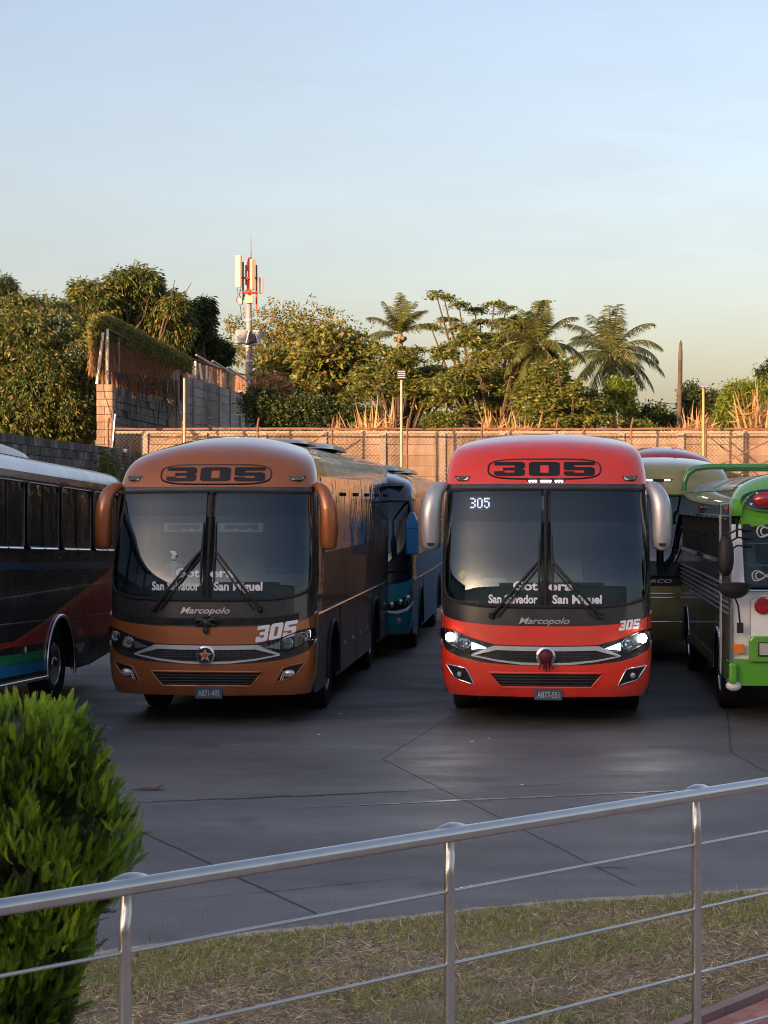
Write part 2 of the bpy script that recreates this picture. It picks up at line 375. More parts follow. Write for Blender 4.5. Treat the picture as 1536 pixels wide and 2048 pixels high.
M['soil'] = mat('lawn_soil', (.22, .17, .12), .95, col2=(.36, .28, .21), vscale=5, bump=.015, bscale=30)
M['kerb'] = mat('kerb_concrete', (.36, .31, .28), .9, col2=(.5, .45, .42), vscale=8, bump=.006, bscale=60)

def plane(name, x0, x1, y0, y1, z, mt):
    return MB().add([(x0, y0, z), (x1, y0, z), (x1, y1, z), (x0, y1, z)], [(0, 1, 2, 3)]).build(name, mt, kind='structure')
plane('ground', -600, 600, -400, 900, -.03, M['earth'])
plane('lot_pavement', -60, 60, 6, 56.5, 0, M['lot'])
# slab joints and cracks seen in the lot
for a, b, wd, amp, tp in (((765, 1518), (1270, 1772), .008, .01, 0), ((765, 1518), (905, 1432), .008, .01, 0), ((280, 1662), (640, 1832), .016, .01, 0),
                       ((1456, 1415), (1462, 1505), .02, .01, 0), ((1462, 1505), (1600, 1580), .015, .01, 0)):
    ribbon(wiggle(onz(*a, 0), onz(*b, 0), 40, amp * .4), wd, .004, 'slab_joint', M['crack'])
ribbon(wiggle(onz(200, 1609, 0), onz(910, 1579, 0), 90, .022), .05, .0045, 'pavement_crack', M['crack'], True)
ribbon(wiggle(onz(960, 1578, 0), onz(1160, 1566, 0), 30, .012), .014, .0045, 'pavement_crack', M['crack'], True)
ribbon(wiggle(onz(250, 1812, 0), onz(900, 1748, 0), 40, .012), .010, .0045, 'pavement_crack', M['crack'], True)
ribbon(wiggle(onz(1180, 1737, 0), onz(1260, 1735, 0), 12, .02), .02, .0045, 'pavement_crack', M['crack'], True)
ribbon(wiggle(onz(600, 1616, 0), onz(1500, 1575, 0), 60, .012), .075, .0042, 'worn_line', M['faded'], True)

# kerb, lawn, brick path, raised walkway
KP = [(-900, 2060), (-300, 1975), (0, 1932), (201, 1901), (450, 1868), (700, 1843), (950, 1815), (1135, 1798), (1300, 1789), (1489, 1777), (1700, 1768), (2100, 1758), (2700, 1750)]
kerb = [onz(a, b, .12) for a, b in KP]
def kerb_y(x):
    for p, q in zip(kerb, kerb[1:]):
        if p.x <= x <= q.x: return p.y + (q.y - p.y) * (x - p.x) / (q.x - p.x)
    return kerb[0].y if x < kerb[0].x else kerb[-1].y
ks = []
for p, q in zip(kerb, kerb[1:]):
    for i in range(8): ks.append(p.lerp(q, i / 8))
ks.append(kerb[-1])
m = MB(); vs = []
for i, p in enumerate(ks):
    w_ = .13 + rnd.uniform(-.006, .006); e = rnd.uniform(-.004, .004)
    vs += [(p.x, p.y + .02, -.05), (p.x, p.y + .012 + e, .105), (p.x, p.y - .01 + e, .12 + e), (p.x, p.y - w_, .122 + e), (p.x, p.y - w_ - .01, 0)]
m.add(vs, [(5 * i + k, 5 * i + k + 1, 5 * i + k + 6, 5 * i + k + 5) for i in range(len(ks) - 1) for k in range(4)])
m.build('kerb', M['kerb'], kind='structure')
m = MB(); vs = []
for i in range(61):
    x = -5 + i * .25; yk = kerb_y(x) - .12
    for j in range(21): vs.append((x, yk - j * .32, .115 + .02 * math.sin(x * 2.1 + j) * math.cos(j * .9) - .0 + .0 * j))
m.add(vs, [(i * 21 + j, i * 21 + j + 1, (i + 1) * 21 + j + 1, (i + 1) * 21 + j) for i in range(60) for j in range(20)])
m.build('lawn_soil', M['soil'], smooth=80, kind='structure')

RH = 1.157                                   # handrail below the lens
def rail_pt(px, dz=0):                       # a point of the handrail's axis
    y = 1815 - .1615 * px; Y = RH * FPX / (y - HORIZ); return Vector(((px - 768) / FPX * Y, Y, CAMH - RH + dz))
r0, r1 = rail_pt(250), rail_pt(1393)
rdir = (r1 - r0).normalized(); rn = Vector((-rdir.y, rdir.x, 0))   # rn points away from the camera
step = (r1 - r0).length / 2
# walkway slab the railing stands on (camera side, below the frame)
a = r0 - rdir * 6 + rn * .06; b = r0 + rdir * 9 + rn * .06; c = b - rn * 9; d = a - rn * 9
m = MB(); m.add([(p.x, p.y, z) for z in (0, .5) for p in (a, b, c, d)], [(0, 1, 5, 4), (1, 2, 6, 5), (2, 3, 7, 6), (3, 0, 4, 7), (4, 5, 6, 7)])
m.build('raised_walkway', M['kerb'], kind='structure')

# brick path on the right: bricks laid in rows, plus its edging
M['brick'] = mat('paving_brick', (.44, .17, .13), .85, col2=(.56, .26, .21), vscale=4, bump=.004, bscale=70, dirt=.1, piece=.25)
M['edging'] = mat('path_edging', (.36, .23, .21), .9)
e0, e1 = onz(1400, 2040, .13), onz(1600, 1958, .13)
pd = (e1 - e0).normalized(); pn = Vector((pd.y, -pd.x, 0))
path = tag(bpy.data.objects.new('brick_path', None), kind='structure'); COL.objects.link(path)
bme = MB().box((0, 0, 0), (.20, .098, .05)).mesh('brick', M['brick'])
for j in range(13):
    for i in range(-3, 15):
        p = e0 + pd * ((i + .5 * (j % 2)) * .205) + pn * (.13 + j * .103)
        if p.x < .9 or p.y > 12.6 or (p - r0).dot(rn) < .32: continue
        o = bpy.data.objects.new('brick', bme); COL.objects.link(o); o.parent = path
        o.location = (p.x, p.y, .118 + rnd.uniform(-.003, .003)); o.rotation_euler = (rnd.uniform(-.01, .01), rnd.uniform(-.01, .01), math.atan2(pd.y, pd.x) + rnd.uniform(-.01, .01))
m = MB()
mm = Matrix.Rotation(math.atan2(pd.y, pd.x), 3, 'Z')
for i in range(-1, 9): m.box(e0 + pd * (i * .4) + Vector((0, 0, -.01)), (.393, .07, .09), mm)
m.build('path_edging', M['edging'], path)

# ------------------------------------------------------------------ coach
class Shell:
    def __init__(s, rows, D=.5, n=2.6, crown=.1, ctop=None, cstart=2.9, dz=0):
        z = np.array([r[0] for r in rows], float); y = np.array([r[1] for r in rows], float); h = np.array([r[2] for r in rows], float)
        s.top = z[-1]; s.z0 = z[0]; s.zz = np.linspace(z[0], z[-1], 400)
        def sm(v):
            f = np.interp(s.zz, z, v); k = 13; e = np.pad(f, k, mode='reflect', reflect_type='odd'); return np.convolve(e, np.ones(2 * k + 1) / (2 * k + 1), 'valid')
        s.yy, s.hh = sm(y), sm(h); s.D, s.n, s.crown, s.cs = D, n, crown, cstart
    def yp(s, z): return float(np.interp(z, s.zz, s.yy))
    def hw(s, z): return float(np.interp(z, s.zz, s.hh))
    def cr(s, z):
        t = min(1, max(0, (z - s.cs) / (s.top - s.cs))); return s.crown * t * t * (3 - 2 * t)
    def raw(s, z, q):
        aq = abs(q); sg = 1 if q >= 0 else -1
        if aq <= 1:
            th = aq * math.pi / 2; ss = math.sin(th) ** (2 / s.n); d = s.D * (1 - max(0, math.cos(th)) ** (2 / s.n))
        else: ss = 1; d = s.D + (aq - 1)
        return Vector((sg * ss * s.hw(z), s.yp(z) + d, z - s.cr(z) * ss ** 2.2))
    def P(s, z, q, off=0):
        p = s.raw(z, q)
        if off:
            e = .01; a = s.raw(z, q + e) - s.raw(z, q - e); b = s.raw(min(z + e, s.top), q) - s.raw(max(z - e, s.z0), q)
            n = a.cross(b)
            if n.length > 1e-12: p = p + n.normalized() * off
        return p
    def q_of(s, x, z):
        ss = min(1, abs(x) / s.hw(z)); return math.copysign(math.asin(min(1, ss ** (s.n / 2))) / (math.pi / 2), x)
    def F(s, x, z, off=0):                   # point of the front at x and height z
        zc = z
        for _ in range(4): zc = z + s.cr(min(zc, s.top)) * min(1, abs(x) / s.hw(min(zc, s.top))) ** 2.2
        zc = min(zc, s.top); return s.P(zc, s.q_of(x, zc), off)
    def sheet(s, q0, q1, lo, hi, nq, nz, off, thick=.0, name='panel', mt=None, parent=None, smooth=50, label=None, skip=None):
        m = MB(); lo_ = lo if callable(lo) else (lambda q: lo); hi_ = hi if callable(hi) else (lambda q: hi)
        f = lambda u, v: s.P(lo_(q0 + (q1 - q0) * u) * (1 - v) + hi_(q0 + (q1 - q0) * u) * v, q0 + (q1 - q0) * u, off)
        m.grid(f, nq, nz, skip)
        if thick:                            # rim back to the shell
            g = lambda u, v, k: s.P(lo_(q0 + (q1 - q0) * u) * (1 - v) + hi_(q0 + (q1 - q0) * u) * v, q0 + (q1 - q0) * u, off - thick * k)
            m.grid(lambda u, k: g(u, 0, k), nq, 1); m.grid(lambda u, k: g(u, 1, k), nq, 1)
            m.grid(lambda v, k: g(0, v, k), nz, 1); m.grid(lambda v, k: g(1, v, k), nz, 1)
        return m.build(name, mt, parent, smooth=smooth, label=label)

ROWS_COACH = [(.40, .10, 1.20), (.5, .03, 1.255), (.8, 0, 1.285), (1.2, .03, 1.295), (1.5, .065, 1.295), (1.8, .10, 1.295), (2.0, .15, 1.295), (2.5, .30, 1.28), (2.9, .44, 1.265), (3.1, .54, 1.262), (3.3, .66, 1.235), (3.45, .82, 1.205), (3.55, 1.02, 1.165), (3.63, 1.4, 1.11), (3.665, 1.9, 1.04)]
ROWS_ROUND = [(.40, .10, 1.20), (.5, .03, 1.255), (.8, 0, 1.285), (1.2, .03, 1.295), (1.5, .065, 1.295), (1.8, .10, 1.295), (2.0, .15, 1.295), (2.5, .30, 1.28), (2.9, .44, 1.265), (3.1, .54, 1.25), (3.3, .68, 1.215), (3.43, .86, 1.17), (3.52, 1.08, 1.11), (3.6, 1.5, 1.03), (3.64, 2.0, .94)]

def wheel(parent, x, y, side, r=.52, rimmat='steel', z=None):
    """side=+1: outer face looks to +x. tyre with a rim and wheel nuts as its pieces"""
    z = r if z is None else z
    t = MB().lathe([(r * .56, -side * .13), (r * .9, -side * .15), (r * .985, -side * .12), (r, -side * .05), (r, side * .06), (r * .985, side * .12), (r * .9, side * .15), (r * .58, side * .13), (r * .56, side * .10)], (x, y, z), 'x', 36).build('wheel', M['tyre'], parent, smooth=40)
    rim = MB().lathe([(r * .57, side * .12), (r * .53, side * .13), (r * .50, side * .05), (r * .40, 0), (r * .30, side * .02), (r * .20, side * .04), (r * .18, side * .13), (r * .10, side * .16), (0, side * .16)], (x, y, z), 'x', 28).build('rim', M[rimmat], t, smooth=30)
    m = MB()
    for k in range(10):
        a = k * math.pi / 5; m.lathe([(.018, 0), (.018, side * .05), (.008, side * .065)], (x + side * .01, y + .27 * r / .5 * .9 * math.cos(a) * .5 / .5 * .6, z + .27 * r / .5 * .9 * math.sin(a) * .6), 'x', 6)
    m.build('wheel_nuts', M['chrome'], t, kind='stuff')
    return t

def coach(name, label, loc, yaw, group, cfg):
    g = cfg.get; sh = Shell(cfg['rows'], crown=cfg['crown']); L = g('L', 12.2)
    root = empty(name, loc, yaw, label, 'bus', group)
    body, cap, mask, low = M[cfg['side']], M[cfg['cap']], M[cfg['mask']], M[cfg['low']]
    zs = g('glass_lo', 1.49); zt = g('glass_hi', 2.93); capz = g('cap_z', 3.0); belt = 1.36
    QG = .80
    glo = lambda q: zs + .19 * min(1, abs(q) / .9) ** 3 + (.12 * (1 - math.sqrt(max(0, 1 - ((abs(q) - .70) / .10) ** 2))) if abs(q) > .70 else 0)
    ghi = lambda q: zt - .02 * abs(q) ** 2 - (.06 * (1 - math.sqrt(max(0, 1 - ((abs(q) - .74) / .06) ** 2))) if abs(q) > .74 else 0)
    pz = lambda q: g('panel_z', 1.255) + .17 * min(1, abs(q)) ** 2           # lower edge of the dark mask
    # --- body shell: front and upper sides in one skin, with the windscreen opening left out
    zr = [.40, .5, .62, .8, 1.0, 1.2, 1.36] + list(np.linspace(1.42, 2.9, 22)) + [2.95, capz]
    qf = list(np.linspace(-1, 1, 49)); qs = [1 + k for k in (.08, .2, .4, .7, 1.0, 1.5)] + list(np.linspace(2.2, L - .55 - .4, 7))
    ql = sorted([-a for a in qs]) + qf + qs
    m = MB(); vs = [sh.P(z, q) for z in zr for q in ql]; nq = len(ql); fs = []
    for j in range(len(zr) - 1):
        for i in range(nq - 1):
            qc = (ql[i] + ql[i + 1]) / 2; zc = (zr[j] + zr[j + 1]) / 2
            if abs(qc) < QG - .02 and glo(qc) + .02 < zc < ghi(qc) - .02: continue
            if abs(qc) > 1.15 and zc < belt: continue
            fs.append((j * nq + i, j * nq + i + 1, (j + 1) * nq + i + 1, (j + 1) * nq + i))
    m.add(vs, fs); m.build('front_mask', mask, root, smooth=40)
    # --- roof: cap in front, the rest behind
    zr2 = [capz] + list(np.linspace(capz + .05, sh.top, 20))
    capl = g('cap_len', 1.0)
    qc_ = [-1 - capl * k for k in (1, .6, .3, .1)] + list(np.linspace(-1, 1, 41)) + [1 + capl * k for k in (.1, .3, .6, 1)]
    m = MB(); m.add([sh.P(z, q, .004) for z in zr2 for q in qc_], [(j * len(qc_) + i, j * len(qc_) + i + 1, (j + 1) * len(qc_) + i + 1, (j + 1) * len(qc_) + i) for j in range(len(zr2) - 1) for i in range(len(qc_) - 1)])
    ycap = sh.yp(sh.top) + .5 + capl
    topf = lambda u, v: (lambda p: Vector((p.x, p.y * (1 - v) + ycap * v, p.z)))(sh.P(sh.top, qc_[min(len(qc_) - 1, round(u * (len(qc_) - 1)))], .004))
    m.grid(topf, len(qc_) - 1, 1)
    m.build('roof_cap', cap, root, smooth=50)
    m = MB()
    for sg in (-1, 1):
        qq = [1 + capl, 3.4, 6, 8.5, L - 1]
        m.grid(lambda u, v: (lambda p: Vector((p.x, min(p.y, L), p.z)))(sh.P(capz + (sh.top - capz) * v, sg * qq[round(u * 4)])), 4, 14)
    m.grid(lambda u, v: Vector(((2 * u - 1) * sh.hw(sh.top), ycap * (1 - v) + L * v, sh.top - sh.cr(sh.top) * abs(2 * u - 1) ** 2.2 + .0)), 16, 6)
    m.build('roof', M[g('roof', 'roofmetal')], root, smooth=50)
    # rear wall
    pr = [(sg * sh.hw(z), z - sh.cr(z)) for sg, zz in ((-1, np.linspace(.45, sh.top, 12)), (1, np.linspace(sh.top, .45, 12))) for z in zz]
    MB().slab(pr, lambda a, b, t: Vector((a * .995, L - .05 + t, b)), .06).build('rear_wall', body, root)
    # --- lower sides with wheel arches
    ax = [(2.45, .60), (g('wb', 6.1) + 2.45, .60)]
    for sg in (-1, 1):
        pts = [(sh.yp(belt) + .5 + .13, belt), (sh.yp(.5) + .5 + .11, .38)]
        for yc, ra in ax:
            pts += [(yc - ra, .38)] + [(yc - ra * math.cos(a), .55 + ra * math.sin(a) * 1.05) for a in np.linspace(0, math.pi, 15)] + [(yc + ra, .38)]
        pts += [(L, .50), (L, belt)]
        MB().slab(pts, lambda a, b, t: Vector((sg * (1.296 - .01 * (b < .5) - t), a, b)), .03).build('skirt', body, root)
        # upper side skin between belt and roof
        MB().grid(lambda u, v: (lambda p: Vector((sg * (sh.hw(p.z) + .002), p.y, p.z)))(Vector((0, (sh.yp(belt + (capz - belt) * v) + 1.2) * (1 - u) + L * u, belt + (capz - belt) * v))), 8, 12).build('side_panel', body, root, smooth=50)
        for k, (yc, ra) in enumerate(ax):
            m = MB(); m.tube([(sg * 1.30, yc - ra * math.cos(a), .5 + .02 + ra * 1.06 * math.sin(a) * 1.0 + .02) for a in np.linspace(-.15, math.pi + .15, 22)], .028, 6); m.build('arch_trim', M['black'], root, smooth=60)
            m = MB(); m.grid(lambda u, v: Vector((sg * (1.27 - .55 * v), yc - ra * 1.02 * math.cos(u * math.pi), .5 + ra * 1.1 * math.sin(u * math.pi))), 14, 1)
            m.add([(sg * .72, yc - ra, .3), (sg * .72, yc + ra, .3), (sg * .72, yc + ra, 1.2), (sg * .72, yc - ra, 1.2)], [(0, 1, 2, 3)]); m.build('wheel_well', M['curtain'], root)
            wheel(root, sg * 1.08, yc, sg)
            if k: wheel(root, sg * .76, yc, sg)
        MB().tube([(sg * 1.305, sh.yp(belt) + .62, belt), (sg * 1.305, L, belt)], .014, 6).build('belt_moulding', M['chrome'], root)
        # hatch doors: thin proud panels
        hy = [3.25, 4.35, 5.45, 6.55, 7.75]
        for a, b in list(zip(hy, hy[1:])) + [(9.35, 10.4), (10.45, L - .1)]:
            d = MB().box((sg * 1.3, (a + b) / 2, .87), (.012, b - a - .03, .92)).build('hatch_door', body, root, bevel=.004)
            MB().box((sg * 1.31, (a + b) / 2, .78), (.014, .09, .05)).build('handle', M['chrome'], d)
        # side windows
        wy = g('windows', [1.35, 3.0, 4.75, 6.5, 8.25, 10.0] + ([11.75] if L > 13 else []) + [L - .15]); wl, wh = g('win_lo', 2.12), g('win_hi', 3.10)
        for a, b in zip(wy, wy[1:]):
            wn = MB().grid(lambda u, v: Vector((sg * (sh.hw(wl + (wh - wl) * v) + .009 - sh.cr(wl + (wh - wl) * v) * .0), (a + .022) * (1 - u) + (b - .022) * u, wl + (wh - wl) * v)), 4, 4).build('side_window', M['blackglass'] if 'blackglass' in M else M['tinted'], root, smooth=60)
            if g('catches', 1):
                for e in (.38, .58): MB().box((sg * (sh.hw(2.88) + .02), a + (b - a) * e, 2.88), (.03, .07, .05)).build('window_catch', M['curtain'], wn)
        # driver's quarter window in front of them
        qa = 1.06
        f = lambda u, v: (lambda z: sh.P(z, sg * ((1.03 + .12 * (1 - v)) * (1 - u) + (sh.q_end if False else (1.35 - sh.yp(z) - .5 + 1 - .05)) * u), .008))(1.62 + .14 * u + (2.86 - 1.62 - .14 * u) * v)
        MB().grid(f, 6, 8).build('quarter_window', M['blackglass'], root, smooth=60)
    MB().box((0, L / 2 + .4, .50), (2.4, L - 1.2, .08)).build('underbody', M['curtain'], root)
    MB().box((0, 2.45, .42), (1.9, .14, .14)).build('axle', M['curtain'], root)
    # --- windscreen
    n = 40
    gw = []
    for sg, nm in ((-1, 0), (1, 0)):
        a, b = (-QG, -.012) if sg < 0 else (.012, QG)
        pane = sh.sheet(a, b, glo, lambda q: g('film', 2.53), 22, 14, .010, name='windscreen', mt=M['glass'], parent=root); gw.append(pane)
        sh.sheet(a, b, lambda q: g('film', 2.53), ghi, 22, 6, .010, name='shade_band', mt=M['bandglass'], parent=root)
    loop = [(q, glo(q)) for q in np.linspace(-QG, QG, 50)] + [(q, ghi(q)) for q in np.linspace(QG, -QG, 50)]
    loop.append(loop[0]); MB().tube([sh.P(z, q, .006) for q, z in loop], .022, 6).build('windscreen_gasket', M['rubber'], root, smooth=60)
    MB().tube([sh.P(z, 0, .012) for z in np.linspace(glo(0), ghi(0), 12)], .022, 6).build('windscreen_divider', M['rubber'], root, smooth=60)
    # interior behind the glass
    q6 = .97
    MB().grid(lambda u, v: sh.P(zs - .15 + .20 * v + g('dash', .24) * v, (2 * u - 1) * .76, -.03) + Vector((0, .75 * v, -.0)), 20, 4).build('dashboard', M['interior'], root, smooth=60)
    MB().grid(lambda u, v: sh.P(g('film', 2.53) + (zt + .02 - g('film', 2.53)) * v, (2 * u - 1) * .79, -.02), 24, 3).build('sun_film', M['shade'], root, smooth=60)
    MB().box((0, 2.35, 2.0), (2.36, .05, 2.1)).build('partition', M['pale'], root)
    MB().box((0, 1.5, .95), (2.3, 2.1, .08)).build('cab_floor', M['curtain'], root)
    MB().box((0, 1.6, 3.08), (2.2, 1.9, .05)).build('cab_ceiling', M['interior'], root)
    for sx in (-.72, .72):
        st = MB().box((sx, 1.55, 1.42), (.5, .5, .14)).build('seat', M['seat'], root, bevel=.04)
        MB().box((sx, 1.82, 1.85), (.5, .12, .85)).build('backrest', M['seat'], st, bevel=.05)
    wr = MB(); wr.tube([(.72 + .24 * math.cos(a), .98 + .06 * math.sin(a), 1.72 + .2 * math.sin(a)) for a in np.linspace(0, 2 * math.pi, 24)], .016, 6); wr.tube([(.72, .98, 1.72), (.72, .8, 1.4)], .03, 6)
    wr.tube([(.49, .98, 1.72), (.95, .98, 1.72)], .014, 6); wr.build('steering_wheel', M['black'], root, smooth=60)
    # --- lower front panels
    if g('detail', 2) >= 1:
        gz = g('gap', 1.02)
        blo = lambda q: gz + .0 + .22 * (abs(q) / 1.0) ** 2.2
        bon = sh.sheet(-.78, .78, lambda q: blo(q), pz, 44, 7, .014, .014, 'bonnet', low, root)
        for sg in (-1, 1):
            sh.sheet(sg * .79, sg * 1.13, lambda q: 1.205 if abs(q) > 1 else 1.16 + .05 * abs(q), lambda q: pz(q), 10, 5, .014, .014, 'corner_panel', low, root)
        # bumper: everything under headlights and grille
        bhi = lambda q: (.78 + .27 * min(1, abs(q)) ** 2.0) if abs(q) <= 1 else 1.05 + .05 * (abs(q) - 1)
        pk = lambda x: 0
        bz = lambda q: .40
        # the bumper is cut by the lower grille and the two fog lamp pockets
        gx = lambda q: sh.P(.6, q).x
        def bskip(u, v):
            q = -1.13 + 2.26 * u; z = bz(q) + (bhi(q) - bz(q)) * v; x = sh.P(z, q).x
            return inside(x, z, LG) 
        LG = [(-.70, .69), (.70, .69), (.55, .515), (-.55, .515)]
        sh.sheet(-1.13, 1.13, bz, bhi, 130, 24, .020, .022, 'bumper', low, root, skip=bskip)
        MB().tube([sh.F(x, z, .02) for x, z in densify(LG + LG[:1], .06)], .014, 6).build('lower_grille_frame', low, root, smooth=60)
        drape(tess([LG]), lambda a, b: sh.F(a, b, .004), .1).build('lower_grille', M['black'], root)
        for k in range(5):
            z = .54 + k * .034; hx = .55 + (z - .515) / .175 * .15 - .02
            MB().tube([sh.F(x, z, .016) for x in np.linspace(-hx, hx, 18)], .0095, 5).build('grille_bar', M['slat'], root, smooth=60)
        # upper grille: chrome spear, mesh
        UG = [(-.80, .93), (-.62, 1.0), (-.2, 1.0), (.2, 1.0), (.62, 1.0), (.80, .93), (.62, .835), (.3, .79), (-.3, .79), (-.62, .835)]
        drape(tess([UG]), lambda a, b: sh.F(a, b, .012), .08).build('grille_backing', M['black'], root)
        GM = [(-.66, .915), (-.55, .945), (.55, .945), (.66, .915), (.5, .862), (.25, .835), (-.25, .835), (-.5, .862)]
        gm = MB()
        for x in np.arange(-.62, .63, .022):
            top = .94 - max(0, abs(x) - .5) * .2; bot = .84 + .1 * (abs(x) / .66) ** 2
            if top > bot: gm.tube([sh.F(x, bot, .026), sh.F(x, top, .026)], .0045, 4)
        for z in (.87, .89, .91, .93): gm.tube([sh.F(x, z, .026) for x in np.linspace(-.55, .55, 12)], .004, 4)
        gm.build('grille_mesh', M['mesh'], root, kind='stuff')
        def band(pts_t, pts_b, nm, off=.035):
            n = len(pts_t) - 1
            m = MB(); fn = lambda u, v: (lambda i, f: sh.F(*[((pts_t[i][k] * (1 - f) + pts_t[i + 1][k] * f) * (1 - v) + (pts_b[i][k] * (1 - f) + pts_b[i + 1][k] * f) * v) for k in (0, 1)], off))(min(n - 1, int(u * n)), u * n - min(n - 1, int(u * n)))
            fb = lambda u, v: fn(u, v) + Vector((0, .03, 0))
            m.grid(fn, n * 4, 2); m.grid(lambda u, k: fn(u, 0) + Vector((0, .03 * k, 0)), n * 4, 1); m.grid(lambda u, k: fn(u, 1) + Vector((0, .03 * k, 0)), n * 4, 1)
            return m.build(nm, M['spear'], root, smooth=35)
        band([(-.90, .905), (-.64, 1.015), (-.3, 1.008), (0, 1.005), (.3, 1.008), (.64, 1.015), (.90, .905)], [(-.90, .885), (-.60, .962), (-.3, .955), (0, .952), (.3, .955), (.60, .962), (.90, .885)], 'chrome_spear')
        band([(-.90, .90), (-.6, .848), (-.3, .818), (0, .81), (.3, .818), (.6, .848), (.90, .90)], [(-.90, .885), (-.6, .826), (-.3, .79), (0, .782), (.3, .79), (.6, .826), (.90, .885)], 'chrome_lower_bar')
        # badge
        bdg = MB().lathe([(.118, 0), (.118, -.03), (.095, -.04), (.09, -.03), (0, -.03)], sh.F(0, .89, .03), 'y', 28).build('badge', M['chrome'], root, smooth=35)
        if g('star', 0):
            MB().lathe([(.09, 0), (.09, -.008), (0, -.008)], sh.F(0, .89, .06), 'y', 24).build('badge_disc', M['black'], bdg)
            st = [((.086 if k % 2 == 0 else .04) * math.sin(k * math.pi / 5), (.086 if k % 2 == 0 else .04) * math.cos(k * math.pi / 5)) for k in range(10)]
            c = sh.F(0, .89, .072); MB().slab(st, lambda a, b, t: c + Vector((a, -t, b)), .008).build('badge_star', M['chrome'], bdg)
            MB().lathe([(.034, 0), (.034, -.012), (0, -.016)], c + Vector((0, -.006, 0)), 'y', 16).build('badge_centre', M['red'], bdg)
        else:
            c = sh.F(0, .89, .09)
            rb = MB().ball(c, (.085, .05, .085), 14, 8).build('red_bow', M['ruby'], root, smooth=80)
            m = MB()
            for k in range(6):
                a = rnd.uniform(-.5, .5); m.tube([c + Vector((a * .1, 0, -.05)), c + Vector((a * .14 + rnd.uniform(-.02, .02), .0, -.19 + abs(a) * .06))], [.02, .004], 5)
            m.build('bow_ribbons', M['ruby'], rb, smooth=80)
        # headlights
        for sg in (-1, 1):
            HL = [(.62, 1.02), (.92, 1.10), (1.13, 1.185), (1.284, 1.215), (1.288, 1.10), (1.24, 1.055), (.98, .935), (.74, .955)]
            hl = drape(tess([[(sg * a, b) for a, b in HL]]), lambda a, b: sh.F(a, b, .016), .07).build('headlight', M['lampback'], root)
            hole = densify(HL + HL[:1], .05)
            MB().tube([sh.F(sg * a, b, .02) for a, b in hole], .008, 5).build('headlight_rim', M['black'], hl, smooth=60)
            for (x, z, r, lit) in ((1.16, 1.105, .062, g('lit', 0)), (.985, 1.035, .072, 0)):
                c = sh.F(sg * x, z, .03)
                rf = MB().lathe([(r, 0), (r, -.02), (r * .9, -.025), (r * .7, .01), (0, .02)], c, 'y', 20).build('reflector', M['chrome'], hl, smooth=30)
                if lit: MB().ball(c + Vector((0, -.02, 0)), (r * .95, .03, r * .95), 12, 8).build('lit_bulb', M['lamplit'], hl, smooth=80)
                else: MB().ball(c + Vector((0, -.012, 0)), (r * .42, .02, r * .42), 12, 8).build('lens', M['lens'], hl, smooth=80)
            TR = [(.90, 1.055), (.72, .985), (.90, .965)]
            drape(tess([[(sg * a, b) for a, b in TR]]), lambda a, b: sh.F(a, b, .028), .07).build('light_strip', M['drl'] if g('lit', 0) else M['chromesoft'], hl)
            drape(tess([[(sg * a, b) for a, b in [(.64, 1.015), (.92, 1.09), (1.13, 1.175), (1.275, 1.2), (1.278, 1.11), (1.235, 1.065), (.98, .945), (.75, .96)]]]), lambda a, b: sh.F(a, b, .062), .06).build('lens_cover', M['lampglass'], hl, smooth=80)
            # fog lamp pocket
            FP = [(1.21, .77), (.97, .735), (.87, .54), (1.10, .605)] if not g('star', 0) else [(1.19, .80), (.93, .74), (.84, .56), (1.06, .62)]
            fp = drape(tess([[(sg * a, b) for a, b in FP]]), lambda a, b: sh.F(a, b, .024), .06).build('fog_lamp_pocket', M['black'], root)
            MB().tube([sh.F(sg * a, b, .027) for a, b in densify((FP if g('star', 0) else FP) + FP[:1], .05)], .010, 6).build('pocket_frame', low if g('star', 0) else M['chrome'], fp, smooth=60)
            if g('star', 0):
                MB().ball(sh.F(sg * 1.0, .67, .045), (.075, .03, .05), 14, 8).build('fog_lamp', M['chromesoft'], fp, smooth=80)
                mm = MB()
                for i in range(2):
                    for j in range(5): mm.ball(sh.F(sg * (.905 + .022 * i + .008 * j), .60 + j * .022, .03), .009, 6, 4)
                mm.build('reflector_dots', M['vinyl'], fp, kind='stuff')
            else:
                MB().ball(sh.F(sg * 1.04, .66, .045), .036, 12, 8).build('fog_lamp', M['lens'], fp, smooth=80)
        # number plate
        pc = sh.F(.03, .455, .055)
        pl = MB().box(pc, (.34, .012, .15)).build('number_plate', M['platedark'], root, bevel=.003)
        t = fitw(text2d(cfg['plate'], .075, .006), .27); mm = MB(); mm.add([(pc.x - .135 + a, pc.y - .0085, pc.z - .045 + b) for a, b in t[0]], t[1]); mm.build('plate_lettering', M['platetext'], pl)
        sh.sheet(-.14, .14, .405, .52, 10, 3, .034, .02, 'plate_surround', low, root)
        # big route number in its oval
        zo = g('num_z', 3.185); W = g('num_x', -.02)
        ov = []
        hx, hz = .70, .125
        for k in range(60):
            a = 2 * math.pi * k / 60; ov.append((W + hx * math.copysign(abs(math.cos(a)) ** .45, math.cos(a)), zo + hz * math.copysign(abs(math.sin(a)) ** .62, math.sin(a))))
        ov.append(ov[0])
        MB().tube([sh.F(a, b, .006) for a, b in ov], .011, 5).build('number_outline', M['vinylblack'], root, smooth=60)
        drape(num305(.385, .175, .125), lambda a, b: sh.F(W - .625 + a, zo - .0875 + b, .010), .06).build('route_number', M['vinylblack'], root)
